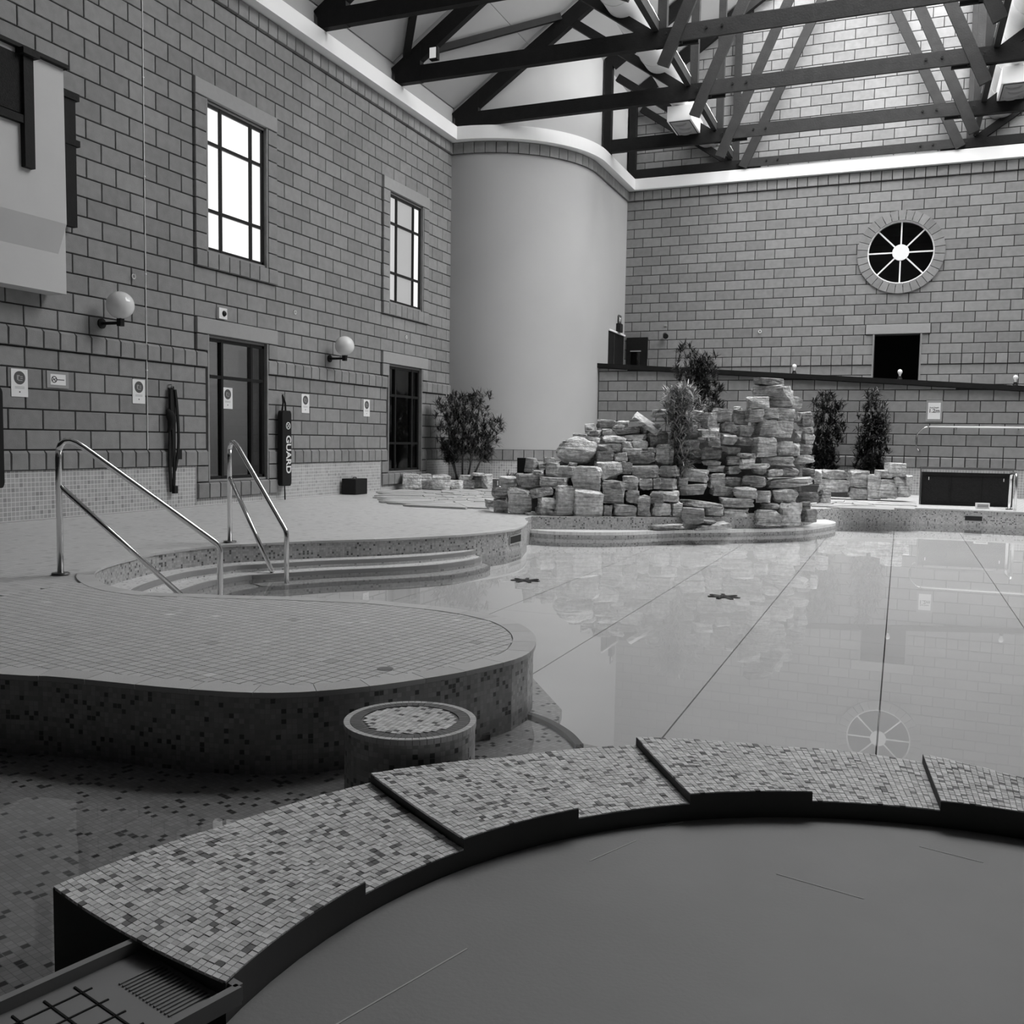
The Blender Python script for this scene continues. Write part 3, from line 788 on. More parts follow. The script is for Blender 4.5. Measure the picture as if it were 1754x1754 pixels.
# ------------------------------------------------------------------ round spa with its notched mosaic rim
SC_ = Vector((9.207, -21.431, 0)); RI, RO = 1.49, 2.085
rim = thing('spa_surround', 'curved mosaic spa rim with stepped notches around the grey cover', 'spa rim', (SC_.x, SC_.y, -.24))
BR = [185.7, 167.4, 154.4, 139.4, 125.2, 110.4, 96.1, 81.5, 67, 52, 38]       # joint angles at the inner edge
BO = [179.9, 165.6, 152.1, 138.2, 124.3, 110.0, 95.9, 81.5, 67, 52, 38]       # and at the outer edge
def rout(t):                                                                   # the rim narrows towards the right
    K = [(38, 1.72), (67, 1.78), (87, 1.876), (96, 1.945), (103, 2.0), (124, 2.045), (152, 2.06), (181, 2.105), (190, 2.11)]
    d = math.degrees(t)
    for (a, b), (c, e) in zip(K[:-1], K[1:]):
        if a <= d <= c: return b+(e-b)*(d-a)/(c-a)
    return 1.72
def rp(k, f, g):                                                               # point of segment k: f along the arc, g across the width
    ti = math.radians(BR[k+1]+(BR[k]-BR[k+1])*f); to = math.radians(BO[k+1]+(BO[k]-BO[k+1])*f)
    t = ti+(to-ti)*g; r = RI+(rout(to)-RI)*g
    return r*math.cos(t), r*math.sin(t)
mtiles = []; mcut = []
for k in range(len(BR)-1):
    hi = k % 2 == 0; a1, a0 = math.radians(BR[k]), math.radians(BR[k+1])
    zi, zo = (-.085, -.087) if hi else (-.115, -.117)
    mb = MB(); n_ = 14
    for i in range(n_+1):
        zo_ = zo if not hi else -.115+.03*i/n_       # raised segments fall to their neighbour along the outer edge
        for g_, z in ((0, zi-.004), (1, zo_-.004), (1, -.45), (0, -.45)): mb.v.append((*rp(k, i/n_, g_), z+.24))
        if i:
            b = 4*i
            for j in range(4): mb.f.append((b-4+j, b-4+(j+1) % 4, b+(j+1) % 4, b+j))
    mb.f.append((0, 1, 2, 3)); b = 4*n_; mb.f.append((b+3, b+2, b+1, b))
    seg = mb.build('rim_segment', 'grout_dark', rim)
    if BR[k] < 60: continue
    TM = .0188; nr_ = round((rout((a0+a1)/2)-RI)/TM); na = max(1, round((a1-a0)*(RI+.28)/TM))
    for q in range(nr_):
        for w_ in range(na): mtiles.append((k, w_/na, (w_+1)/na, q/nr_, (q+1)/nr_, zi, hi))
def mt(t):
    k, f0, f1, g0, g1, zi, hi = t; n1, n2 = .05*(f1-f0), .05*(g1-g0)
    P = [rp(k, f0+n1, g0+n2), rp(k, f0+n1, g1-n2), rp(k, f1-n1, g1-n2), rp(k, f1-n1, g0+n2)]
    zz = lambda f, g: (zi+(-.115+.03*f-zi)*g) if hi else zi
    Z = [zz(f0, g0), zz(f0, g1), zz(f1, g1), zz(f1, g0)]
    jz = random.uniform(-.001, .001); mb = MB(); mb.v = [(*p_, z+.24+jz) for p_, z in zip(P, Z)]+[(*p_, z+.233) for p_, z in zip(P, Z)]
    mb.f = [(0, 1, 2, 3), (0, 4, 5, 1), (1, 5, 6, 2), (2, 6, 7, 3), (3, 7, 4, 0)]
    return mb
def mtc(t): q = rp(t[0], t[1], t[3]); return (SC_.x+q[0], SC_.y+q[1], t[5])
big, rest = rank(mtiles, mtc, lambda t: 1)
for t in big: mt(t).build('tile', 'mosaic_piece', rim)
mb = MB()
for t in rest:
    b = mt(t); k = len(mb.v); mb.v += b.v; mb.f += [tuple(i+k for i in f) for f in b.f]
mb.build('tile_field', 'mosaic_field', rim, kind='stuff')
cov = thing('spa_cover', 'large smooth grey cover filling the round spa', 'spa cover', (SC_.x, SC_.y, -.168))
MB().lathe([(0, 0), (.4, .0), (.8, 0), (1.2, 0), (RI-.002, 0), (RI-.002, -.05)], n=96).build('cover_sheet', 'spa_cover', cov)
for a, b, w in [((-1.29, -.09), (-1.167, .285), .004), ((-.573, .956), (-.352, .904), .003), ((-.217, 1.305), (-.055, 1.264), .003), ((-1.051, .824), (-.969, 1.007), .003), ((-.916, 1.144), (-.874, 1.196), .004)]:
    MB().bar((a[0], a[1], .0006), (b[0], b[1], .0006), w, .001).build('scuff_mark', 'scuff', cov)
# --- round tiled stool
stc = (7.302, -20.05)
st = thing('round_stool', 'round mosaic stool with a dark tile ring beside the spa rim', 'stool', (*stc, -.31))
RS = .237; HT = .275
mb = MB(); n_ = 64
for i in range(n_+1):
    t = 2*math.pi*i/n_
    mb.v += [(RS*.985*math.cos(t), RS*.985*math.sin(t), 0), (RS*.985*math.cos(t), RS*.985*math.sin(t), HT-.02)]; mb.uv[2*i] = (t*RS, 0); mb.uv[2*i+1] = (t*RS, HT)
    if i: mb.f.append((2*i-2, 2*i, 2*i+1, 2*i-1))
mb.build('body', 'pool_mosaic', st)
MB().lathe([(RS-.004, HT-.022), (RS-.004, HT-.004), (0, HT-.004)], n=64).build('bed', 'grout', st)
def ringtiles(r0_, r1_, n_, m, name):
    mb = MB()
    for i in range(n_):
        t0, t1 = 2*math.pi*i/n_+.004, 2*math.pi*(i+1)/n_-.004
        mb.prism([(r*math.cos(t), r*math.sin(t), HT-.02) for r, t in ((r0_, t0), (r1_, t0), (r1_, t1), (r0_, t1))], (0, 0, .02))
    return mb.build(name, m, st, kind='stuff')
ringtiles(RS-.022, RS, 60, 'ringlight_field', 'edge_ring'); ringtiles(RS-.062, RS-.024, 56, 'ring_field', 'dark_ring')
mb = MB(); q = .0195
for i in range(-12, 13):
    for j in range(-12, 13):
        a, b = i*q, j*q
        P = [(a+dx, b+dy) for dx, dy in ((-.0088, -.0088), (.0088, -.0088), (.0088, .0088), (-.0088, .0088))]
        if max(math.hypot(*p) for p in P) < RS-.06: mb.prism([(x, y, HT-.015) for x, y in P], (0, 0, .0145))
mb.build('top_tiles', 'mosaic_field', st, kind='stuff')
# --- ribbed tray in the gap of the rim
tr = thing('step_tray', 'ribbed grey plastic tray at the gap in the spa rim', 'tray', (7.448, -21.489, -.13))
ex = Vector((7.561-7.275, -21.383+21.307, 0)).normalized(); ey = Vector((-ex.y, ex.x, 0))*-1
def TL(u, v, z): p = ex*u+ey*v; return (p.x, p.y, z)
MB().prism([TL(0, 0, 0), TL(.31, 0, 0), TL(.31, .7, 0), TL(0, .7, 0)], (0, 0, .012)).build('plate', 'tray_plastic', tr)
mb = MB()
for a, b in (((0, 0), (.31, 0)), ((.31, 0), (.31, .7)), ((0, 0), (0, .7))): mb.bar(TL(*a, .02), TL(*b, .02), .018, .035)
mb.build('border', 'tray_plastic', tr)
for i in range(18):
    MB().bar(TL(.09+i*.012, .03, .013), TL(.09+i*.012, .12, .013), .005, .004).build('rib', 'tray_plastic', tr)
for i in range(4):
    MB().bar(TL(.03, .18+i*.06, .013), TL(.29, .18+i*.06, .013), .004, .002).build('rib', 'black_plastic', tr)
for i in range(4):
    MB().bar(TL(.06+i*.06, .16, .013), TL(.06+i*.06, .4, .013), .004, .002).build('rib', 'black_plastic', tr)
# ------------------------------------------------------------------ handrails
def fillet(P, r, k=6):
    P = [Vector(p) for p in P]; out = [P[0]]
    for i in range(1, len(P)-1):
        a, b, c = P[i-1], P[i], P[i+1]; d0 = (a-b).normalized(); d1 = (c-b).normalized()
        an = d0.angle(d1); L = min(r/math.tan(an/2), (a-b).length*.45, (c-b).length*.45)
        p, q = b+d0*L, b+d1*L
        for j in range(k+1):
            t = j/k; out.append(p*(1-t)**2+b*2*t*(1-t)+q*t*t)
    out.append(P[-1]); return out
def handrail(label, top, low, zt, zl, zmid, midend):
    r = thing('handrail', label, 'handrail', (*top, .008), group='chrome handrails at the pool steps')
    o = Vector((*top, .008)); T = lambda p: tuple(Vector(p)-o)
    P = fillet([(*top, .0), (*top, zt), (*low, zl), (*low, -.3)], .1)
    kk = len(P)//2
    i1 = next(i for i, p in enumerate(P) if p.z > zt-.2)
    MB().tube([T(p) for p in P[:i1+1]], .021, 14).build('post', 'chrome', r, True)
    iz = max(i for i, p in enumerate(P) if p.z > zl-.05 and (Vector((p.x, p.y, 0))-Vector((*low, 0))).length > .001 or i < i1)
    MB().tube([T(p) for p in P[i1:]], .021, 14).build('top_rail', 'chrome', r, True)
    MB().tube([T((*top, zmid)), T(midend)], .019, 14).build('mid_rail', 'chrome', r, True)
    MB().lathe([(.0, .012), (.055, .012), (.06, .0)], T((*top, .002)), 24).build('base_flange', 'steel_dark', r)
    MB().lathe([(.0, .012), (.05, .012), (.055, .0)], T((*low, -.3)), 20).build('base_flange', 'steel_dark', r)
handrail('chrome handrail nearest the camera with its post on the deck tiles', (3.58, -18.2), (4.33, -17.46), 1.0, .17, .615, (4.2, -17.59, -.27))
handrail('chrome handrail further along the curved pool steps', (3.262, -16.025), (4.1, -16.33), 1.01, .165, .6, (3.9, -16.257, -.2))
# ------------------------------------------------------------------ roof trusses
TRY = [-9.86, -7.40, -4.88, -2.2, -.1]
TNAME = ['black timber roof truss highest in the picture above the first tall window', 'black timber roof truss with a small spotlight near its left end', 'black timber roof truss standing at the corner of the curved wall', 'black timber roof truss resting on the curved white beam behind the duct box', 'black timber truss fixed flat against the pale gable blocks']
for k, ty in enumerate(TRY):
    wall_t = k == 4
    x0 = .12 if k < 3 else 2.46
    t = thing('roof_truss', TNAME[k], 'roof truss', (x0, ty, BZ1), group='timber roof trusses')
    o = Vector((x0, ty, BZ1)); T = lambda x, z, dy=0: (x-o.x, dy, z-o.z)
    CZ = 7.52; ch = .27
    if wall_t: CZ = 7.46; ch = .2
    for s in (0, 1):
        X = (lambda x: x) if s == 0 else (lambda x: 2*RIDGE-x)
        xs = x0 if s == 0 else .2
        # paired outer chord, black
        chd = MB().bar(T(X(xs), CZ), T(X(5.35), CZ), .13, ch).build('bottom_chord', 'timber_black', t)
        if k < 3 or s:
            MB().bar(T(X(.1), 7.5+.05), T(X(RIDGE-.05), 7.5+SLOPE*7.4), .13, .28).build('rafter', 'timber_black', t)
            MB().prism([T(X(.1), 7.38, -.07), T(X(.62), 7.38, -.07), T(X(.62), 8.0, -.07), T(X(.1), 7.72, -.07)], (0, .14, 0)).build('heel_plate', 'timber_black', t)
        else:
            MB().bar(T(2.6, 7.5+SLOPE*2.6+.05), T(RIDGE-.05, 7.5+SLOPE*7.4), .13, .28).build('rafter', 'timber_black', t)
            MB().bar(T(2.55, 7.36), T(2.55, 9.5), .17, .15).build('wall_post', 'timber_black', t)
        MB().bar(T(X(2.5 if (k < 3 or s) else 2.75), 9.2 if (k < 3 or s) else 9.0), T(X(4.95), 7.5), .1, .16).build('web', 'timber_black', t)
        MB().bar(T(X(5.02), 7.5, .0), T(X(5.02), 10.95, .0), .15, .12).build('hanger', 'timber_brown', t)
        zb = 7.05 if not wall_t else 7.38
        xb = 5.06 if not wall_t else 5.21
        MB().bar(T(X(xb), zb, -.09), T(X(7.3), 12.2 if not wall_t else 11.9, -.09), .2, .07, (0, 1, 0)).build('inner_rafter', 'timber_brown', t)
        for bx in (5.1, 5.75, 6.0):
            MB().tube([T(X(bx), CZ+.02, -.115), T(X(bx), CZ+.02, -.14)], .022, 8).build('bolt', 'black_metal', chd)
        MB().quadbox((X(4.5)-o.x-.3 if 0 else min(X(4.9), X(5.6))-o.x, .02, CZ-ch/2-.0-o.z), (max(X(4.9), X(5.6))-o.x, .08, CZ+ch/2-o.z)).build('splice_plate', 'timber_black', t)
    MB().bar(T(5.3, CZ+.01, -.085), T(2*RIDGE-5.3, CZ+.01, -.085), .05, ch*.95).build('tie', 'timber_brown', t)
# purlins lying through the truss nodes, with skylight painted in as a white top strip
for s, lb in ((0, 'long timber rail running through the left truss nodes toward the gable'), (1, 'long timber rail running through the right truss nodes toward the gable')):
    X = 4.92 if s == 0 else 2*RIDGE-4.92
    b = thing('purlin_rail', lb, 'timber rail', (X, -10, 7.66), group='timber rails through the truss nodes')
    b = MB().quadbox((-.05, -2.5, -.04), (.05, 9.85, .12)).build('rail', 'timber_brown', b)
    MB().quadbox((-.055, -2.5, .12), (.055, 9.85, .132)).build('capping', 'white_paint', b)  # white colour stands for skylight on the rail's top edge
# roof-plane braces from the second truss heel
for lb, a, c in (('short black brace rising from the second truss heel toward the camera', (.3, -7.4), (1.9, -9.6)), ('long black brace rising from the second truss heel to the next rafter', (.45, -7.2), (2.35, -4.95))):
    br = thing('roof_brace', lb, 'timber brace', (a[0], a[1], 7.62+SLOPE*a[0]), group='black braces under the roof slope')
    MB().bar((0, 0, .03), (c[0]-a[0], c[1]-a[1], SLOPE*(c[0]-a[0])+.03), .12, .12).build('timber', 'timber_black', br)
# ------------------------------------------------------------------ air ducts with diffuser boxes
def duct(label, lb2, X):
    d = thing('air_duct', label, 'air duct', (X, -3.0, 8.23), group='white air ducts in the roof')
    MB().tube([(0, y, 0) for y in (-9, -6, -3, 0, 2.98)], .31, 32).build('pipe', 'duct_metal', d, True)
    for y in (-6.2, -4.9, -3.6, -2.3, -1.0, .3, 1.6):
        MB().tube([(0, y-.014, 0), (0, y+.014, 0)], .318, 32, True).build('seam_band', 'duct_metal', d)
    b = thing('diffuser_box', lb2, 'air diffuser', (X, -2.6, 7.6), group='white diffuser boxes')
    MB().quadbox((-.25, -.6, 0), (.25, .6, .3)).build('casing', 'white_paint', b)
    b = MB().quadbox((-.215, -.56, -.006), (.215, .56, .002)).build('grille_plate', 'sign_grey', b)
    mb = MB()
    for q in ((-.215, -.56, -.2, .56), (.2, -.56, .215, .56), (-.215, -.56, .215, -.54), (-.215, .54, .215, .56)): mb.quadbox((q[0], q[1], -.012), (q[2], q[3], -.004))
    mb.build('grille_frame', 'black_metal', b)
    for i in range(4):
        y = -.4+i*.27; sx = .03 if i % 2 else -.03
        pts = [(sx+.13*math.cos(t), y+.1*math.sin(t), -.012) for t in [math.pi*j/8 for j in range(9)]]
        MB().tube(pts, [.008, .02, .03, .036, .036, .036, .03, .02, .008], 6).build('vane', 'tray_plastic', b)
duct('white cylindrical air duct on the left side of the roof', 'white diffuser box hanging below the left duct', 4.37)
duct('white cylindrical air duct at the right picture edge', 'white diffuser box at the right picture edge', 10.55)
# spotlight at second truss
sp = thing('spotlight', 'small square spotlight on the second roof truss', 'spotlight', (.95, -7.55, 7.66))
MB().quadbox((-.05, -.1, -.02), (.1, .0, .2)).build('housing', 'black_metal', sp); MB().quadbox((-.045, -.104, .0), (.08, -.1, .18)).build('lens', 'pane_soft', sp)
MB().tube([(.03, 0, .09), (.03, .1, .09)], .012, 8).build('bracket', 'black_metal', sp)
# ------------------------------------------------------------------ white bay on the left wall
by = thing('balcony_bay', 'white plastered balcony bay high on the left wall', 'balcony', (0, -15.16, 2.5))
prof = [(0.02, .42), (.28, .42), (.41, .73), (.4, 2.36), (.02, 2.36)]
MB().prism([(x, 0, z) for x, z in prof], (0, -4.3, 0)).build('body', 'bay_plaster', by)
MB().quadbox((.02, -4.3, 0), (.28, .1, .74)).build('corbel', 'bay_plaster', by)
MB().quadbox((.0, -4.3, 2.36), (.46, .03, 2.40)).build('capping', 'timber_black', by)
MB().quadbox((.4, -.56, 1.19), (.47, -.44, 2.36)).quadbox((.39, -.6, 2.30), (.52, -.4, 2.36)).build('post', 'timber_black', by)
MB().quadbox((.4, -3, 1.72), (.43, -.56, 2.30)).build('infill_panel', 'mesh_dark', by); MB().quadbox((.4, -3, 1.62), (.46, -.56, 1.70)).build('rail', 'timber_black', by)
MB().quadbox((.045, .1, .8), (.12, .42, 2.2)).quadbox((.045, .1, 2.2), (.14, .46, 2.28)).quadbox((.045, .1, 1.7), (.13, .47, 1.77)).build('end_post', 'timber_black', by)
# ------------------------------------------------------------------ globe wall lamps
for lb, y in (('white globe wall lamp on the left below the white balcony bay', -14.3), ('white globe wall lamp between the two glazed doors', -9.42)):
    l = thing('globe_lamp', lb, 'wall lamp', (0, y, 2.28), group='globe lamps on the left wall')
    MB().lathe([(0, 0), (.06, 0), (.06, .02), (0, .02)], n=16).build('wall_plate', 'black_metal', l).rotation_euler = (0, math.pi/2, 0)
    MB().tube([(.02, 0, 0), (.3, 0, 0)], .02, 10).quadbox((.27, -.03, -.04), (.33, .03, .05)).build('bracket', 'black_metal', l)
    mb = MB(); R_ = .16; mb.lathe([(R_*math.sin(a), -R_*math.cos(a)) for a in [math.pi*i/16 for i in range(17)]], (.3, 0, .045+R_), 28)
    mb.build('globe', 'globe_glass', l, True)
# ------------------------------------------------------------------ signs
def textobj(name, body, size, m, parent, loc, rot, ext=.001):
    cu = bpy.data.curves.new(name, 'FONT'); cu.body = body; cu.size = size; cu.align_x = 'CENTER'; cu.align_y = 'CENTER'; cu.extrude = ext; cu.offset = size*.022
    o = bpy.data.objects.new('tmp', cu); COL.objects.link(o); dg = bpy.context.evaluated_depsgraph_get(); dg.update()
    me = bpy.data.meshes.new_from_object(o.evaluated_get(dg)); COL.objects.unlink(o); bpy.data.objects.remove(o)
    me.name = name; me.materials.clear(); me.materials.append(MATS[m])
    t = link(name, me, parent, loc=loc); t.rotation_euler = rot; return t
RL = (math.pi/2, 0, math.pi/2)      # text facing +x
RB = (math.pi/2, 0, 0)              # text facing -y
def notice(label, y, z, x=.0):
    s = thing('notice_sign', label, 'sign', (x, y, z), group='white notice plates with a dark disc')
    w, h = .105, .15
    s0 = s; s = MB().quadbox((0, -w, -h), (.008, w, h)).build('plate', 'sign_white', s0)
    disc = [(0, .072*math.cos(2*math.pi*i/28), .055+.072*math.sin(2*math.pi*i/28)) for i in range(28)]
    MB().prism([(.0082, p[1], p[2]) for p in disc], (.0015, 0, 0)).build('disc', 'sign_ink', s)
    mb = MB()
    for a, b, c_, d in ((-.035, .03, -.015, .085), (-.015, .07, .0, .085), (.008, .065, .04, .075), (.008, .045, .04, .055), (-.02, .022, .035, .032)): mb.quadbox((.0096, a, b), (.0104, c_, d))
    mb.build('pictogram', 'sign_grey', s)
    mb = MB()
    for zz in (-.045, -.06): mb.quadbox((.008, -.06, zz), (.0086, .06, zz+.005))
    mb.build('print_line', 'sign_grey', s)
    MB().quadbox((.008, -.008, -.105), (.009, .008, -.09)).build('emblem', 'sign_ink', s)
for lb, y, x in (('white notice plate with dark disc furthest left on the wall', -15.46, 0), ('white notice plate with dark disc left of the hanging strap', -13.717, 0), ('white notice plate stuck on the first glass door', -11.95, -.055), ('white notice plate just right of the black rescue tube', -10.115, 0), ('white notice plate left of the second dark door', -8.225, 0)): notice(lb, y, 1.505, x)
s = thing('framed_sign', 'small framed sign with a crossed-out circle on the left wall', 'sign', (0, -14.955, 1.572))
MB().quadbox((0, -.15, -.095), (.012, .15, .095)).build('frame', 'sign_grey', s); MB().quadbox((.012, -.105, -.06), (.015, .105, .06)).build('plate', 'sign_white', s)
mb = MB(); R0 = [(.016, -.055+.034*math.cos(2*math.pi*i/20), .034*math.sin(2*math.pi*i/20)) for i in range(21)]; mb.tube(R0, .005, 6); mb.bar((.016, -.08, .024), (.016, -.03, -.024), .005, .008); mb.bar((.016, -.08, -.01), (.016, -.03, .012), .004, .008)
mb.build('symbol', 'sign_ink', s); MB().quadbox((.015, -.02, -.006), (.016, .085, .004)).build('print_line', 'sign_ink', s)
s = thing('depth_sign', 'framed pool depth sign reading 1.2m on the ramp wall', 'sign', (9.48, RY, 1.7), )
MB().quadbox((-.15, -.012, -.21), (.15, -.0, .21)).build('frame', 'sign_grey', s); s = MB().quadbox((-.115, -.016, -.165), (.115, -.012, .165)).build('plate', 'sign_white', s)
textobj('depth_text', '1.2m', .105, 'sign_ink', s, (0, -.0175, .0), RB, .001); textobj('caption_text', 'Pool Depth', .036, 'sign_ink', s, (0, -.0175, .066), RB, .001)
# ------------------------------------------------------------------ rescue tubes and hanging strap
def tube_guard(label, y, z0, z1, turned=False):
    g = thing('rescue_tube', label, 'rescue tube', (.045, y, z0), group='black rescue tubes on the left wall')
    h = z1-z0; w = .115; pts = []
    n_ = 10; prof = []
    for i in range(n_+1): a = -math.pi/2+math.pi/2*i/n_; prof.append((w+.0-.05+.05*math.cos(a) if 0 else w*(1-.35*(1-math.cos(math.pi/2-math.pi/2*i/n_))), -0+.07*(1+math.sin(a))))
    out = [(p[0], p[1]) for p in prof]+[(p[0], h-p[1]) for p in reversed(prof)]
    poly_ = [(0, x, z) for x, z in out]+[(0, -x, z) for x, z in reversed(out)]
    MB().prism([(.012, p[1], p[2]) for p in poly_], (.085, 0, 0)).build('float', 'black_plastic', g); g0 = g; g = g0.children[0]
    textobj('word_text', 'GUARD', .17, 'sign_white', g, (.099, .035, h*.42), (0, math.pi/2, 0), .001)
    mb = MB(); R0 = [(.099, .03+.05*math.cos(2*math.pi*i/24), h*.8+.05*math.sin(2*math.pi*i/24)) for i in range(25)]
    mb.tube(R0, .007, 6); mb.bar((.099, .0, h*.8-.03), (.099, .06, h*.8+.03), .004, .016, (1, 0, 0)); mb.bar((.099, .0, h*.8+.03), (.099, .06, h*.8-.03), .004, .016, (1, 0, 0)); mb.build('emblem', 'sign_white', g)
    if turned:
        for nm in ('word_text', 'emblem'):
            for ch_ in [c for c in g.children if c.name.startswith(nm)]: ch_.matrix_local = Matrix.Translation((0, 0, h)) @ Matrix.Rotation(math.pi, 4, 'X') @ ch_.matrix_local
    g = g0
    MB().tube([(.05, -.06, h-.02), (.05, -.03, h+.12), (.03, -.02, h+.23), (.05, .02, h+.12), (.05, .03, h-.02)], .014, 8).build('strap', 'fabric_black', g)
    MB().tube([(.0, 0, h+.26), (.05, 0, h+.24), (.05, 0, h+.2)], .006, 6).build('hook', 'steel_dark', g)
    MB().tube([(.05, 0, .02), (.05, .01, -.12), (.06, .0, -.215)], .01, 8).build('tail_strap', 'fabric_black', g)
tube_guard('black rescue tube lettered GUARD beside the first glass door', -10.80, .21, 1.37)
tube_guard('black rescue tube cut by the left picture edge', -15.9, .38, 1.44, True)
s = thing('hanging_strap', 'bundle of black straps with a buckle hanging left of the first door', 'strap', (0, -13.19, .2))
random.seed(3)
for i, (dy, w, zt, zb, bow) in enumerate(((-.05, .045, 1.38, .02, .03), (.02, .04, 1.4, .0, .05), (.07, .035, 1.36, .3, .09), (-.02, .05, 1.36, .35, .06))):
    pts = []
    for j in range(9):
        t = j/8; pts.append((bow*.6+.02+.03*math.sin(math.pi*t), dy*(.25+.75*math.sin(math.pi*min(1, t*.9+.08)))+.012*math.sin(7*t+i), zt+(zb-zt)*t))
    mb = MB()
    for a, b in zip(pts[:-1], pts[1:]): mb.bar(a, b, .018, w, (0, 1, 0))
    mb.build('strap_band', 'fabric_black', s)
mb = MB(); pts = [(.05+.03*math.sin(3*t), -.08+.05*math.sin(math.pi*t), 1.1-.3*t) for t in [i/6 for i in range(7)]]; mb.tube(pts, [.02, .05, .06, .055, .05, .03, .01], 8); mb.build('folded_pad', 'fabric_black', s, True)
MB().quadbox((.06, .07, .45), (.1, .13, .58)).build('buckle', 'black_plastic', s); MB().quadbox((.05, .0, .0), (.09, .06, .1)).build('end_clip', 'black_plastic', s)
MB().tube([(0, 0, 1.42), (.06, 0, 1.42), (.06, 0, 1.38)], .008, 6).build('hook', 'steel_dark', s)
# ------------------------------------------------------------------ small wall fittings
s = thing('sensor_box', 'small white sensor box above the first glass door', 'sensor', (0, -12.155, 2.672))
MB().quadbox((0, -.085, -.075), (.05, .085, .075)).build('case', 'sign_white', s); MB().lathe([(0, .03), (.03, .02), (.042, 0)], n=16).build('lens', 'black_plastic', s).matrix_local = Matrix.Translation((.05, .02, 0)) @ Matrix.Rotation(math.pi/2, 4, 'Y')
for lb, y in (('steel eye ring high on the wall right of the white balcony bay', -13.8), ('steel eye ring high on the wall between window and globe lamp', -10.42), ('steel eye ring above the second dark door', -6.81)):
    e = thing('eye_ring', lb, 'wall ring', (0, y, 2.914), group='steel eye rings in the left wall')
    MB().tube([(.03, .028*math.cos(2*math.pi*i/16), .028*math.sin(2*math.pi*i/16)) for i in range(17)], .006, 6, False).build('ring', 'sign_white', e)
    MB().tube([(0, 0, .03), (.04, 0, .03)], .006, 6).build('shank', 'steel_dark', e)
e = thing('eye_ring', 'steel eye ring on the back wall left of the round window', 'wall ring', (5.714, 0, 3.615), group='steel eye rings')
MB().tube([(.032*math.cos(2*math.pi*i/16), -.03, .032*math.sin(2*math.pi*i/16)) for i in range(17)], .008, 6, False).build('ring', 'sign_white', e); MB().tube([(0, 0, .03), (0, -.04, .03)], .006, 6).build('shank', 'steel_dark', e)
e = thing('wall_cable', 'thin pale cable running straight down the left block wall', 'cable', (0, -13.575, .776))
MB().tube([(.006, 0, 0), (.006, 0, 6.07)], .006, 6).build('cable', 'sign_white', e)
for z in (1.0, 2.2, 3.4, 4.6): MB().quadbox((0, -.012, z), (.014, .012, z+.012)).build('clip', 'sign_white', e)
s = thing('floor_speaker', 'black loudspeaker box on the deck against the tiled dado', 'loudspeaker', (.18, -8.9, .0))
MB().quadbox((-.13, -.2, 0), (.13, .2, .27)).build('cabinet', 'black_plastic', s); MB().quadbox((.13, -.185, .015), (.137, .185, .255)).build('grille', 'fabric_black', s); MB().tube([(0, -.06, .27), (0, -.04, .29), (0, .04, .29), (0, .06, .27)], .008, 6).build('handle', 'black_plastic', s)
# dark doors at the top of the ramp
d3 = struct(MB().quadbox((2.40, -1.36, 1.95), (2.425, -.04, 3.6)).build('door_3', 'timber_black'))
MB().quadbox((2.425, -1.38, 3.58), (2.46, -.02, 3.62)).build('head_trim', 'white_paint', d3); MB().quadbox((2.425, -.95, 1.95), (2.44, -.9, 3.55)).build('stile', 'timber_brown', d3)
d4 = struct(MB().quadbox((2.5, -.05, 1.95), (3.03, -.0, 3.55)).build('door_4', 'timber_black'))
MB().quadbox((2.62, -.056, 2.6), (2.85, -.05, 3.2)).build('vision_panel', 'glass_dark', d4); MB().quadbox((2.6, -.062, 3.2), (2.87, -.05, 3.23)).build('panel_trim', 'sign_grey', d4)
s = thing('exit_sign', 'dark emergency light box with a small exit sign above the ramp door', 'sign', (2.425, -.62, 3.62))
MB().quadbox((0, -.12, 0.0), (.1, .12, .2)).build('light_box', 'black_plastic', s); MB().quadbox((.02, -.02, .22), (.03, .22, .42)).build('sign_plate', 'sign_ink', s)
MB().quadbox((.03, .03, .27), (.033, .06, .37)).quadbox((.03, .06, .33), (.033, .16, .36)).quadbox((.03, .1, .27), (.033, .13, .33)).build('pictogram', 'sign_white', s); MB().quadbox((.02, .05, .19), (.03, .15, .23)).build('stay', 'steel_dark', s)
s = thing('wall_spotlight', 'small black spotlight on the back wall beside the ramp door', 'spotlight', (3.463, 0, 3.6))
MB().tube([(0, 0, 0), (0, -.06, 0)], .02, 8).build('bracket', 'black_metal', s); MB().tube([(0, -.06, 0), (.05, -.2, -.06)], [.05, .065], 14).build('housing', 'black_metal', s); MB().quadbox((-.03, -.02, .2), (.03, 0, .25)).build('junction_box', 'sign_grey', s)
for i, (lb, x) in enumerate((('bare bulb on the ramp coping above the rock pile', 6.735), ('bare bulb on the ramp coping in front of the dark doorway', 8.81), ('bare bulb on the ramp coping at the right picture edge', 10.905))):
    b = thing('coping_bulb', lb, 'lamp', (x, RY+.02, cop(x)+.008), group='bare bulbs along the ramp coping')
    MB().lathe([(0, 0), (.055, 0), (.04, .03), (.03, .07), (.0, .07)], n=14).build('holder', 'black_metal', b)
    MB().lathe([(.02, .07), (.025, .1), (.045, .14), (.048, .165), (.035, .195), (0, .21)], n=16).build('bulb', 'bulb_white', b, True)
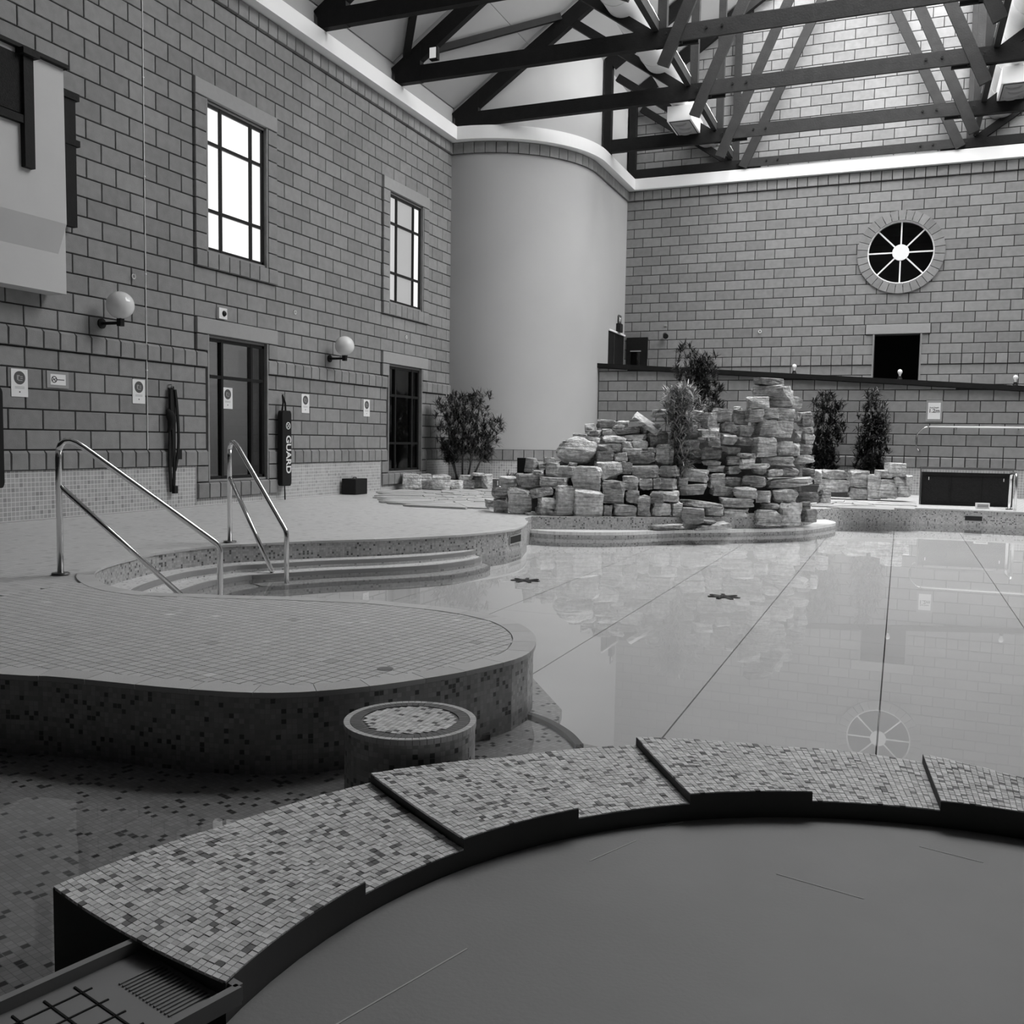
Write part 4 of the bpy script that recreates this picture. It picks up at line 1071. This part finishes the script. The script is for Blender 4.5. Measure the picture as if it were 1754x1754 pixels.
# grab rail on the ramp wall
g = thing('grab_rail', 'pale curved grab rail on the ramp wall below the depth sign', 'grab rail', (9.4, RY-.12, 1.38))
P = [(.0+.24*math.cos(a)-.0, 0, .0-.28+.28*math.sin(a)) for a in [math.radians(90+i*15) for i in range(10)]]
MB().tube([(2.6, 0, 0), (0, 0, 0)], .018, 12).build('rail', 'white_paint', g, True); MB().tube(P, .013, 12).build('hook_end', 'chrome', g, True)
for x in (.5, 1.6, 2.5): MB().tube([(x, 0, 0), (x, .12, -.03)], .012, 8).build('bracket', 'steel_dark', g)
MB().tube([P[-1], (P[-1][0]+.03, .12, P[-1][2])], .012, 8).build('bracket', 'steel_dark', g)
# dark panel by the far pool edge
p = thing('screen_panel', 'long dark woven panel standing on the far deck by the wall', 'panel', (9.247, -5.5, 0), rotz=math.atan2(.149, 1.391))
MB().quadbox((0, 0, .03), (1.4, .04, .53)).build('infill', 'mesh_dark', p)
mb = MB()
for q in ((0, 0, 1.4, .05), (0, .5, 1.4, .555)): mb.quadbox((q[0], -.012, q[1]), (q[2], .052, q[3]))
for x in (0, 1.37): mb.quadbox((x, -.012, .05), (x+.03, .052, .5))
mb.build('frame', 'timber_black', p)
for x in (.45, .92): MB().quadbox((x, -.006, .05), (x+.02, .0, .5)).build('batten', 'timber_black', p)
for x in (.1, 1.25): MB().quadbox((x, -.016, .42), (x+.012, -.012, .47)).build('clip', 'sign_white', p)
MB().quadbox((-.02, .06, .60), (1.42, .10, .64)).quadbox((-.02, .06, 0), (.0, .1, .6)).quadbox((1.4, .06, 0), (1.42, .1, .6)).build('back_stand', 'steel_dark', p)
h = thing('grab_post', 'bright chrome grab post on the far pool edge beside the dark panel', 'handrail', (10.571, -6.487, .0))
MB().tube(fillet([(-.03, .5, 0), (-.03, .5, .58), (0, .0, .58), (0, -.02, -.42)], .1), .022, 12).build('tube', 'chrome', h, True); MB().lathe([(0, .012), (.05, .012), (.055, 0)], (-.03, .5, 0), 16).build('base_flange', 'steel_dark', h)
s = thing('edge_marker', 'tiny white marker block on the far pool edge', 'marker', (10.15, -6.05, .0), rotz=.1)
MB().quadbox((-.1, -.04, 0), (.1, .04, .09)).build('block', 'white_paint', s); MB().quadbox((-.08, -.043, .02), (.08, -.04, .07)).build('face_print', 'sign_grey', s)
# two star shaped floor inlets on the pool bottom
for lb, x, y in (('dark starfish shaped floor inlet nearer the left deck', *(5.643, -14.688)), ('dark starfish shaped floor inlet in the middle of the pool', *(7.524, -14.75))):
    s = thing('floor_inlet', lb, 'floor inlet', (x, y, FLOOR), group='floor inlets on the pool bottom')
    MB().lathe([(0, .012), (.05, .012), (.06, 0)], n=16).build('hub', 'black_plastic', s)
    for i in range(7):
        t = 2*math.pi*i/7; MB().bar((.04*math.cos(t), .04*math.sin(t), .006), (.14*math.cos(t), .14*math.sin(t), .006), .03, .01).build('fin', 'black_plastic', s)
# ------------------------------------------------------------------ rockwork
STONES = [[5.106, -10.352, 1.218, 0.27, 0.22, 0.128], [4.924, -10.507, 1.154, 0.145, 0.22, 0.134], [5.311, -10.237, 1.22, 0.196, 0.22, 0.101], [4.992, -10.526, 1.084, 0.196, 0.22, 0.098], [5.135, -10.413, 1.125, 0.15, 0.22, 0.067], [5.28, -10.299, 1.165, 0.18, 0.22, 0.083], [5.391, -10.241, 1.124, 0.381, 0.28, 0.108], [4.814, -10.626, 1.057, 0.211, 0.22, 0.049], [4.972, -10.611, 0.996, 0.277, 0.22, 0.098], [5.242, -10.436, 1.008, 0.338, 0.249, 0.111], [5.518, -10.279, 1.03, 0.299, 0.22, 0.094], [5.202, -10.548, 0.891, 0.358, 0.263, 0.124], [5.427, -10.408, 0.935, 0.162, 0.22, 0.104], [5.582, -10.321, 0.936, 0.234, 0.22, 0.145], [5.513, -10.434, 0.845, 0.276, 0.22, 0.095], [5.735, -10.295, 0.864, 0.122, 0.22, 0.082], [4.802, -10.696, 0.846, 0.585, 0.43, 0.374], [5.19, -10.676, 0.772, 0.252, 0.22, 0.145], [5.38, -10.572, 0.768, 0.198, 0.22, 0.132], [5.633, -10.391, 0.776, 0.388, 0.286, 0.194], [5.263, -10.761, 0.595, 0.355, 0.261, 0.246], [5.467, -10.641, 0.626, 0.192, 0.22, 0.175], [5.708, -10.504, 0.578, 0.409, 0.3, 0.179], [4.305, -11.114, 0.641, 0.164, 0.22, 0.203], [4.463, -11.091, 0.642, 0.152, 0.22, 0.087], [4.593, -11.076, 0.598, 0.2, 0.22, 0.189], [4.756, -11.04, 0.565, 0.277, 0.22, 0.178], [4.443, -11.171, 0.552, 0.141, 0.22, 0.076], [4.322, -11.224, 0.448, 0.346, 0.255, 0.182], [4.649, -11.167, 0.421, 0.377, 0.277, 0.166], [3.979, -11.146, 0.416, 0.238, 0.22, 0.148], [5.045, -10.963, 0.475, 0.41, 0.301, 0.362], [5.409, -10.931, 0.313, 0.307, 0.226, 0.33], [5.582, -10.738, 0.432, 0.232, 0.22, 0.201], [5.768, -10.644, 0.417, 0.184, 0.22, 0.167], [5.897, -10.568, 0.422, 0.109, 0.22, 0.152], [3.894, -11.209, 0.263, 0.209, 0.22, 0.161], [4.226, -11.316, 0.168, 0.346, 0.254, 0.385], [4.541, -11.342, 0.289, 0.278, 0.22, 0.128], [3.917, -11.227, 0.066, 0.209, 0.22, 0.242], [3.675, -11.061, 0.099, 0.105, 0.22, 0.117], [4.619, -11.348, 0.157, 0.224, 0.22, 0.154], [4.597, -11.357, 0.033, 0.235, 0.22, 0.16], [4.82, -11.271, 0.201, 0.256, 0.22, 0.405], [5.107, -11.121, 0.157, 0.411, 0.302, 0.373], [5.354, -11.023, 0.064, 0.122, 0.22, 0.165], [5.543, -10.911, 0.073, 0.311, 0.228, 0.18], [5.64, -10.854, 0.251, 0.187, 0.22, 0.178], [5.764, -10.789, 0.147, 0.193, 0.22, 0.283], [5.932, -10.693, 0.236, 0.194, 0.22, 0.151], [5.917, -10.702, 0.087, 0.151, 0.22, 0.172], [4.521, -11.018, 0.706, 0.164, 0.22, 0.087], [4.824, -10.935, 0.664, 0.12, 0.22, 0.054], [5.612, -10.13, 1.147, 0.157, 0.22, 0.124], [4.419, -11.392, -0.001, 0.171, 0.22, 0.069], [4.72, -11.309, 0.025, 0.139, 0.22, 0.075], [7.13, -9.25, 1.847, 0.377, 0.277, 0.104], [7.127, -9.258, 1.724, 0.466, 0.342, 0.179], [7.343, -9.126, 1.726, 0.161, 0.22, 0.139], [7.012, -9.47, 1.544, 0.313, 0.23, 0.185], [7.299, -9.176, 1.614, 0.365, 0.269, 0.256], [7.485, -9.05, 1.559, 0.171, 0.22, 0.159], [6.742, -9.419, 1.474, 0.11, 0.22, 0.056], [6.566, -9.619, 1.359, 0.278, 0.22, 0.21], [6.786, -9.458, 1.341, 0.226, 0.22, 0.211], [6.989, -9.551, 1.367, 0.252, 0.22, 0.192], [7.192, -9.36, 1.398, 0.225, 0.22, 0.169], [7.374, -9.201, 1.388, 0.255, 0.22, 0.187], [7.506, -9.089, 1.372, 0.093, 0.22, 0.147], [7.62, -8.927, 1.341, 0.192, 0.22, 0.222], [6.656, -9.642, 1.192, 0.224, 0.22, 0.145], [6.861, -9.504, 1.15, 0.23, 0.22, 0.162], [7.229, -9.288, 1.193, 0.579, 0.426, 0.234], [6.485, -9.815, 1.121, 0.168, 0.22, 0.144], [6.675, -9.714, 1.035, 0.204, 0.22, 0.144], [6.886, -9.561, 1.011, 0.301, 0.222, 0.121], [7.14, -9.547, 0.936, 0.304, 0.224, 0.295], [7.388, -9.331, 0.919, 0.242, 0.22, 0.205], [7.536, -9.201, 0.909, 0.097, 0.22, 0.182], [7.547, -9.139, 1.083, 0.097, 0.22, 0.17], [7.641, -8.938, 1.171, 0.197, 0.22, 0.123], [7.65, -8.954, 1.062, 0.18, 0.22, 0.148], [7.646, -9.013, 0.911, 0.196, 0.22, 0.159], [6.364, -9.919, 1.106, 0.119, 0.22, 0.119], [6.505, -9.871, 0.994, 0.203, 0.22, 0.124], [6.424, -9.772, 1.284, 0.144, 0.22, 0.235], [6.222, -9.572, 1.362, 0.184, 0.22, 0.147], [6.228, -9.731, 0.832, 0.146, 0.22, 0.146], [6.444, -9.734, 0.821, 0.29, 0.22, 0.186], [6.539, -9.616, 0.9, 0.243, 0.22, 0.078], [6.704, -9.5, 0.876, 0.231, 0.22, 0.112], [6.727, -9.558, 0.739, 0.199, 0.22, 0.133], [6.935, -9.768, 0.812, 0.202, 0.22, 0.071], [6.951, -9.78, 0.73, 0.202, 0.22, 0.095], [6.474, -9.779, 0.699, 0.253, 0.22, 0.079], [6.529, -9.777, 0.623, 0.24, 0.22, 0.101], [6.728, -9.629, 0.609, 0.217, 0.22, 0.109], [7.042, -9.675, 0.672, 0.416, 0.306, 0.071], [7.296, -9.405, 0.741, 0.473, 0.348, 0.137], [7.625, -9.104, 0.768, 0.293, 0.22, 0.122], [7.097, -9.685, 0.621, 0.19, 0.22, 0.131], [7.276, -9.534, 0.583, 0.22, 0.22, 0.124], [7.451, -9.374, 0.591, 0.241, 0.22, 0.14], [7.7, -9.011, 0.567, 0.184, 0.22, 0.147], [7.812, -8.787, 0.522, 0.112, 0.22, 0.211], [7.052, -9.762, 0.472, 0.325, 0.239, 0.147], [7.462, -9.266, 0.447, 0.686, 0.504, 0.144], [6.282, -9.982, 0.54, 0.393, 0.289, 0.167], [6.555, -9.844, 0.468, 0.232, 0.22, 0.203], [6.019, -10.363, 0.587, 0.264, 0.22, 0.159], [5.989, -10.507, 0.426, 0.313, 0.23, 0.174], [6.119, -10.147, 0.441, 0.154, 0.22, 0.154], [6.256, -10.086, 0.337, 0.402, 0.296, 0.154], [6.948, -9.884, 0.312, 0.33, 0.243, 0.165], [7.179, -9.722, 0.257, 0.19, 0.22, 0.171], [7.427, -9.469, 0.275, 0.359, 0.264, 0.192], [7.713, -9.088, 0.246, 0.293, 0.22, 0.176], [7.893, -8.705, 0.236, 0.16, 0.22, 0.207], [6.008, -10.594, 0.27, 0.391, 0.287, 0.149], [5.979, -10.667, 0.096, 0.264, 0.22, 0.184], [6.16, -10.564, 0.101, 0.145, 0.22, 0.191], [6.426, -10.266, 0.16, 0.534, 0.392, 0.093], [6.4, -10.6, 0.026, 0.308, 0.226, 0.217], [6.599, -10.214, 0.08, 0.249, 0.22, 0.156], [6.849, -9.963, 0.177, 0.434, 0.319, 0.141], [6.856, -9.983, 0.057, 0.364, 0.268, 0.117], [7.262, -9.65, 0.127, 0.245, 0.22, 0.09], [7.255, -9.866, -0.014, 0.333, 0.245, 0.22], [7.532, -9.619, 0.027, 0.308, 0.226, 0.329], [7.681, -9.157, 0.128, 0.163, 0.22, 0.127], [7.74, -9.265, -0.009, 0.198, 0.22, 0.193], [5.782, -10.779, 0.078, 0.183, 0.22, 0.149], [6.568, -10.465, -0.059, 0.218, 0.22, 0.041], [6.568, -10.363, -0.114, 0.574, 0.422, 0.083], [6.096, -10.773, -0.12, 0.431, 0.317, 0.063], [5.889, -10.253, 0.811, 0.213, 0.22, 0.296], [5.995, -10.197, 0.807, 0.095, 0.22, 0.284], [5.771, -10.157, 1.008, 0.298, 0.22, 0.227], [5.684, -10.089, 1.149, 0.264, 0.22, 0.156], [5.745, -9.867, 1.378, 0.219, 0.22, 0.129], [6.0, -9.752, 1.331, 0.34, 0.25, 0.195], [6.084, -9.835, 1.128, 0.41, 0.301, 0.217], [6.152, -9.96, 0.95, 0.335, 0.246, 0.143], [6.635, -9.856, 0.323, 0.31, 0.228, 0.143], [6.768, -9.691, 0.44, 0.264, 0.22, 0.144], [7.093, -9.74, 0.452, 0.225, 0.22, 0.142]]
RIGHTB = [[7.787, -4.72, 0.445, 0.476, 0.4, 0.173], [7.787, -4.72, 0.244, 0.495, 0.4, 0.25], [8.177, -4.72, 0.384, 0.377, 0.4, 0.324], [8.197, -4.72, 0.121, 0.321, 0.4, 0.229], [8.46, -4.72, 0.245, 0.236, 0.4, 0.466], [8.63, -4.72, 0.479, 0.261, 0.4, 0.151], [8.81, -4.72, 0.555, 0.297, 0.4, 0.263], [8.66, -4.72, 0.359, 0.243, 0.4, 0.087], [8.86, -4.72, 0.351, 0.242, 0.4, 0.206], [8.717, -4.72, 0.194, 0.355, 0.4, 0.301], [8.959, -4.72, 0.176, 0.223, 0.4, 0.206], [9.0, -4.72, 0.374, 0.111, 0.4, 0.206]]
LEFTB = [[0.322, -7.051, 0.14, 0.385, 0.4, 0.32], [0.513, -6.894, 0.129, 0.258, 0.4, 0.312], [0.748, -6.703, 0.124, 0.383, 0.4, 0.302], [0.93, -6.385, 0.08, 0.262, 0.4, 0.189], [1.003, -6.12, 0.224, 0.292, 0.4, 0.116], [1.074, -6.147, 0.085, 0.221, 0.4, 0.2], [1.259, -6.12, 0.297, 0.264, 0.4, 0.057], [1.136, -5.812, 0.128, 0.242, 0.4, 0.29], [1.337, -5.85, 0.136, 0.143, 0.4, 0.306], [1.042, -4.809, 0.081, 0.236, 0.4, 0.19]]
def stone_mesh(w, d, h, seed, rough=.16, roundness=.4, angular=True):
    """quarried stone: hull of chamfered box corners, broken up with noise"""
    bm = bmesh.new(); sd = Vector((seed*3.17, seed*1.31, seed*7.7)); R_ = random.Random(seed)
    if angular:
        for sx in (-1, 1):
            for sy in (-1, 1):
                for sz in (-1, 1):
                    for q in range(2):
                        c = [sx, sy, sz]; ax = R_.randrange(3); c[ax] *= 1-R_.uniform(.1, .25+roundness)
                        ax2 = (ax+1+q) % 3; c[ax2] *= 1-R_.uniform(0, .12+.2*roundness); bm.verts.new([v*(1+R_.uniform(-.06, .04)) for v in c])
        hull = bmesh.ops.convex_hull(bm, input=bm.verts)
        bmesh.ops.delete(bm, geom=[e for e in hull['geom_interior'] if isinstance(e, bmesh.types.BMVert)], context='VERTS')
        bmesh.ops.subdivide_edges(bm, edges=bm.edges, cuts=2, use_grid_fill=True)
    else:
        bmesh.ops.create_icosphere(bm, subdivisions=4, radius=1)
    bmesh.ops.triangulate(bm, faces=bm.faces); bm.normal_update()
    off = [(v, v.normal*(noise.noise(v.co*1.7+sd)*rough*.55+noise.noise(Vector((v.co.x*2.2, v.co.y*2.2, v.co.z*6))+sd)*rough*.35)) for v in bm.verts]
    for v, o_ in off: v.co += o_
    xs = [v.co.x for v in bm.verts]; zs = [v.co.z for v in bm.verts]; ys = [v.co.y for v in bm.verts]
    for v in bm.verts:
        v.co = Vector(((v.co.x-(max(xs)+min(xs))/2)*w/(max(xs)-min(xs)), (v.co.y-(max(ys)+min(ys))/2)*d/(max(ys)-min(ys)), (v.co.z-(max(zs)+min(zs))/2)*h/(max(zs)-min(zs))))
    bmesh.ops.recalc_face_normals(bm, faces=bm.faces)
    me = bpy.data.meshes.new('stone'); bm.to_mesh(me); bm.free()
    for p in me.polygons: p.use_smooth = True
    me.materials.append(MATS['rock']); return me
random.seed(11)
rw = thing('rock_waterfall', 'stacked natural stone rockwork waterfall on the pool island', 'rockwork', (6, -10.2, 0))
ro = Vector((6, -10.2, 0))
for i, (x, y, z, w, d, h) in enumerate(STONES):
    big_ = i == 16
    me = stone_mesh(w, d if not big_ else .55, h, i+1, .34 if not big_ else .25, random.uniform(.2, .6), not big_)
    me.set_sharp_from_angle(angle=math.radians(28))
    o = link('stone', me, rw, loc=Vector((x, y, z))-ro); o.rotation_euler = (random.uniform(-.1, .1), random.uniform(-.08, .08), .33+random.uniform(-.35, .35))
me = stone_mesh(.42, .3, .06, 77, .1, .1); me.set_sharp_from_angle(angle=math.radians(35))
o = link('stone', me, rw, loc=Vector((5.64, -10.2, 1.23))-ro); o.rotation_euler = (.35, math.radians(33), .3)
# mortared core that the stones are bedded on
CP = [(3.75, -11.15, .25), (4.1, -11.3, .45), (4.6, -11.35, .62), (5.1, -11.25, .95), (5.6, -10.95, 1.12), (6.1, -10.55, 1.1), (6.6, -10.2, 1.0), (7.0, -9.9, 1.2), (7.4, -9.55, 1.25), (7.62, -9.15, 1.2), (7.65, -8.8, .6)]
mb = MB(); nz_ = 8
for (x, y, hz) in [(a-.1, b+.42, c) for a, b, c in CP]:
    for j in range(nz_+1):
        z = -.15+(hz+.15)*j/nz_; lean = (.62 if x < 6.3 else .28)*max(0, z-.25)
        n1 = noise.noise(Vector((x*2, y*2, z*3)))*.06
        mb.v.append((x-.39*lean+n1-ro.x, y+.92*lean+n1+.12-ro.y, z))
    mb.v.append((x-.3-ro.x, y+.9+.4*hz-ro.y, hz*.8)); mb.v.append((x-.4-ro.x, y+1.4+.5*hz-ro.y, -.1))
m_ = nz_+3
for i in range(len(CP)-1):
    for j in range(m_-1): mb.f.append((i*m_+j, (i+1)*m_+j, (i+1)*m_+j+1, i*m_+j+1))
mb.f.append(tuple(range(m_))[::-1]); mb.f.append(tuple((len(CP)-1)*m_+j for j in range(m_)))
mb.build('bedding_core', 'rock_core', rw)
random.seed(5)
for nm, lb, L_ in (('stone_edging', 'row of rounded boulders edging the plant bed in the left corner', LEFTB), ('stone_edging', 'stacked boulders edging the plant bed against the ramp wall', RIGHTB)):
    e = thing(nm, lb, 'stone edging', (L_[0][0], L_[0][1], 0)); eo = Vector((L_[0][0], L_[0][1], 0))
    for i, (x, y, z, w, d, h) in enumerate(L_):
        me = stone_mesh(w, d, h, 200+i+len(L_)*7, .2, random.uniform(.3, .6)); me.set_sharp_from_angle(angle=math.radians(34))
        o = link('stone', me, e, loc=Vector((x, y, max(z, h/2)))-eo); o.rotation_euler = (0, random.uniform(-.04, .04), .35+random.uniform(-.2, .2))
# planting soil
def bed(label, P, z):
    o = MB().prism([(x, y, .002) for x, y in P], (0, 0, z)).build('plant_bed', 'soil'); tag(o, label, 'soil'); return o
bed('dark soil of the plant bed in the left corner', [(.06, -6.4), (.35, -6.35), (.85, -5.75), (1.0, -5.4), (1.2, -4.9), (.9, -4.8), (.06, -4.95)], .16)
bed('dark soil of the plant bed along the ramp wall', [(6.6, -4.0), (8.7, -4.0), (8.7, -2.15), (6.6, -2.15)], .2)
# crazy paving on the deck around the rockwork
random.seed(21)
def crazy(label, P, n_, zt=.016):
    pv = thing('crazy_paving', label, 'paving', (P[0][0], P[0][1], 0)); po = Vector((P[0][0], P[0][1], 0))
    xs = [p[0] for p in P]; ys = [p[1] for p in P]; pts = []
    tries = 0
    while len(pts) < n_ and tries < 9000:
        tries += 1; q = (random.uniform(min(xs), max(xs)), random.uniform(min(ys), max(ys)))
        if inside(*q, P) and all(math.hypot(q[0]-r[0], q[1]-r[1]) > .26 for r in pts): pts.append(q)
    for i, a in enumerate(pts):
        cell = [(a[0]-.5, a[1]-.5), (a[0]+.5, a[1]-.5), (a[0]+.5, a[1]+.5), (a[0]-.5, a[1]+.5)]
        for b in pts:
            if b is a: continue
            dx, dy = a[0]-b[0], a[1]-b[1]; L = math.hypot(dx, dy)
            if L > 1.2: continue
            cell = clip(cell, ((a[0]+b[0])/2+dx/L*.014, (a[1]+b[1])/2+dy/L*.014), (dx/L, dy/L))
            if len(cell) < 3: break
        if len(cell) > 2:
            MB().prism([(x-po.x, y-po.y, .001) for x, y in cell], (0, 0, zt+random.uniform(-.006, .01))).build('paving_stone', 'paving', pv)
crazy('irregular stone paving on the deck left of the rockwork', [(.75, -7.85), (1.9, -9.9), (2.9, -10.75), (3.2, -10.5), (2.9, -9.3), (2.3, -7.6), (1.95, -6.6)], 60)
crazy('irregular stone paving on the deck behind the pool island', [(8.25, -7.1), (8.7, -6.5), (8.8, -6.1), (8.8, -5.8), (7.6, -5.8), (7.7, -6.5)], 40)
# ------------------------------------------------------------------ plants
def leaf(mb, base, d, L, w, curl):
    d = d.normalized(); sd = d.cross(Vector((0, 0, 1)))
    if sd.length < .05: sd = Vector((1, 0, 0))
    sd.normalize(); k = len(mb.v); p = Vector(base); dd = d.copy()
    for j, (f, ww) in enumerate(((0, .25), (.35, 1), (.7, .75))):
        q = p+dd*(L*.35 if j else 0); p = q; dd = (dd+Vector((0, 0, -curl))).normalized()
        n_ = sd.cross(dd); mb.v += [tuple(q-sd*w*ww/2+n_*0), tuple(q+sd*w*ww/2)]
    mb.v.append(tuple(p+dd*L*.3))
    mb.f += [(k, k+1, k+3, k+2), (k+2, k+3, k+5, k+4), (k+4, k+5, k+6)]
def plant(label, base, stems, n_ros, L, w, m, tight=1.):
    """stems: list of (dx,dy,height,spread): leafy columns of rosettes"""
    pl = thing('leafy_shrub', label, 'shrub', base, group='leafy shrubs around the pool'); fo = MB()
    for (dx, dy, z0, z1, sp) in stems:
        top = Vector((dx, dy, z1)); MB().tube([(dx*.3, dy*.3, 0), (dx*.75, dy*.75, z1*.5), tuple(top*.97)], [.022, .016, .008], 7).build('stem', 'stem', pl, True)
        for i in range(int(n_ros*1.9)):
            t = random.random(); zc = z0+(z1-z0)*t; r = sp*math.sqrt(random.random())*(1-.45*abs(t-.45))
            a = random.uniform(0, 2*math.pi); kx = .35+.65*zc/z1
            c = Vector((dx*kx+r*math.cos(a), dy*kx+r*math.sin(a), zc))
            out = Vector((math.cos(a), math.sin(a), .7+.5*random.random())).normalized()
            for q in range(random.randint(13, 19)):
                th = random.uniform(0, 2*math.pi); el = random.uniform(-.15, 1.0)
                dv = Vector((math.cos(th)*math.cos(el), math.sin(th)*math.cos(el), math.sin(el)))+out*.55
                leaf(fo, c+Vector((0, 0, random.uniform(-.05, .03))), dv, L*random.uniform(.7, 1.15), w, random.uniform(.05, .4))
    fo.build('foliage', m, pl, kind='stuff')
random.seed(31)
plant('spiky bushy shrub in the left corner behind the boulder row', (.75, -5.75, .16), [(-.35, -.1, .45, 1.62, .3), (-.05, .1, .5, 1.7, .34), (.4, -.05, .5, 1.75, .28), (.62, .1, .35, 1.2, .25), (-.2, -.25, .35, .7, .15)], 48, .17, .02, 'leaf')
plant('pale spiky shrub growing out of the rock pile', (6.13, -10.2, .42), [(0, 0, .1, .8, .13), (.03, .05, .7, 1.3, .24), (-.1, 0, .8, 1.25, .18)], 30, .17, .016, 'leaf_pale')
plant('tall dark shrub behind the rock pile rising past the ramp coping', (4.85, -3.2, .01), [(-.1, 0, 1.9, 3.0, .3), (.15, .05, 1.6, 2.75, .36), (.35, 0, 1.3, 2.2, .32)], 34, .19, .024, 'leaf_dark')
plant('dark upright shrub left of its twin against the ramp wall', (7.48, -3.1, .2), [(-.05, 0, .2, 1.78, .3), (.1, .05, .1, 1.6, .32), (-.1, -.1, .0, 1.0, .3)], 62, .17, .022, 'leaf_dark')
plant('dark upright shrub right of its twin against the ramp wall', (8.36, -3.1, .2), [(-.05, 0, .2, 1.85, .26), (.08, .05, .1, 1.6, .3), (0, -.1, .0, 1.0, .32)], 62, .17, .022, 'leaf_dark')
plant('small tuft of plant beside the boulder row', (1.75, -5.55, .0), [(0, 0, .05, .3, .12)], 8, .13, .014, 'leaf')
s = thing('floodlight', 'small black floodlight on a stand half hidden at the left end of the rock pile', 'floodlight', (3.84, -10.15, .0))
MB().quadbox((-.1, -.08, .5), (.12, .08, .72)).build('housing', 'black_plastic', s); MB().quadbox((-.02, -.02, .0), (.02, .02, .5)).quadbox((-.1, -.08, 0), (.1, .08, .015)).build('stand', 'black_plastic', s); MB().quadbox((.02, -.084, .54), (.1, -.08, .58)).build('rating_label', 'sign_white', s)
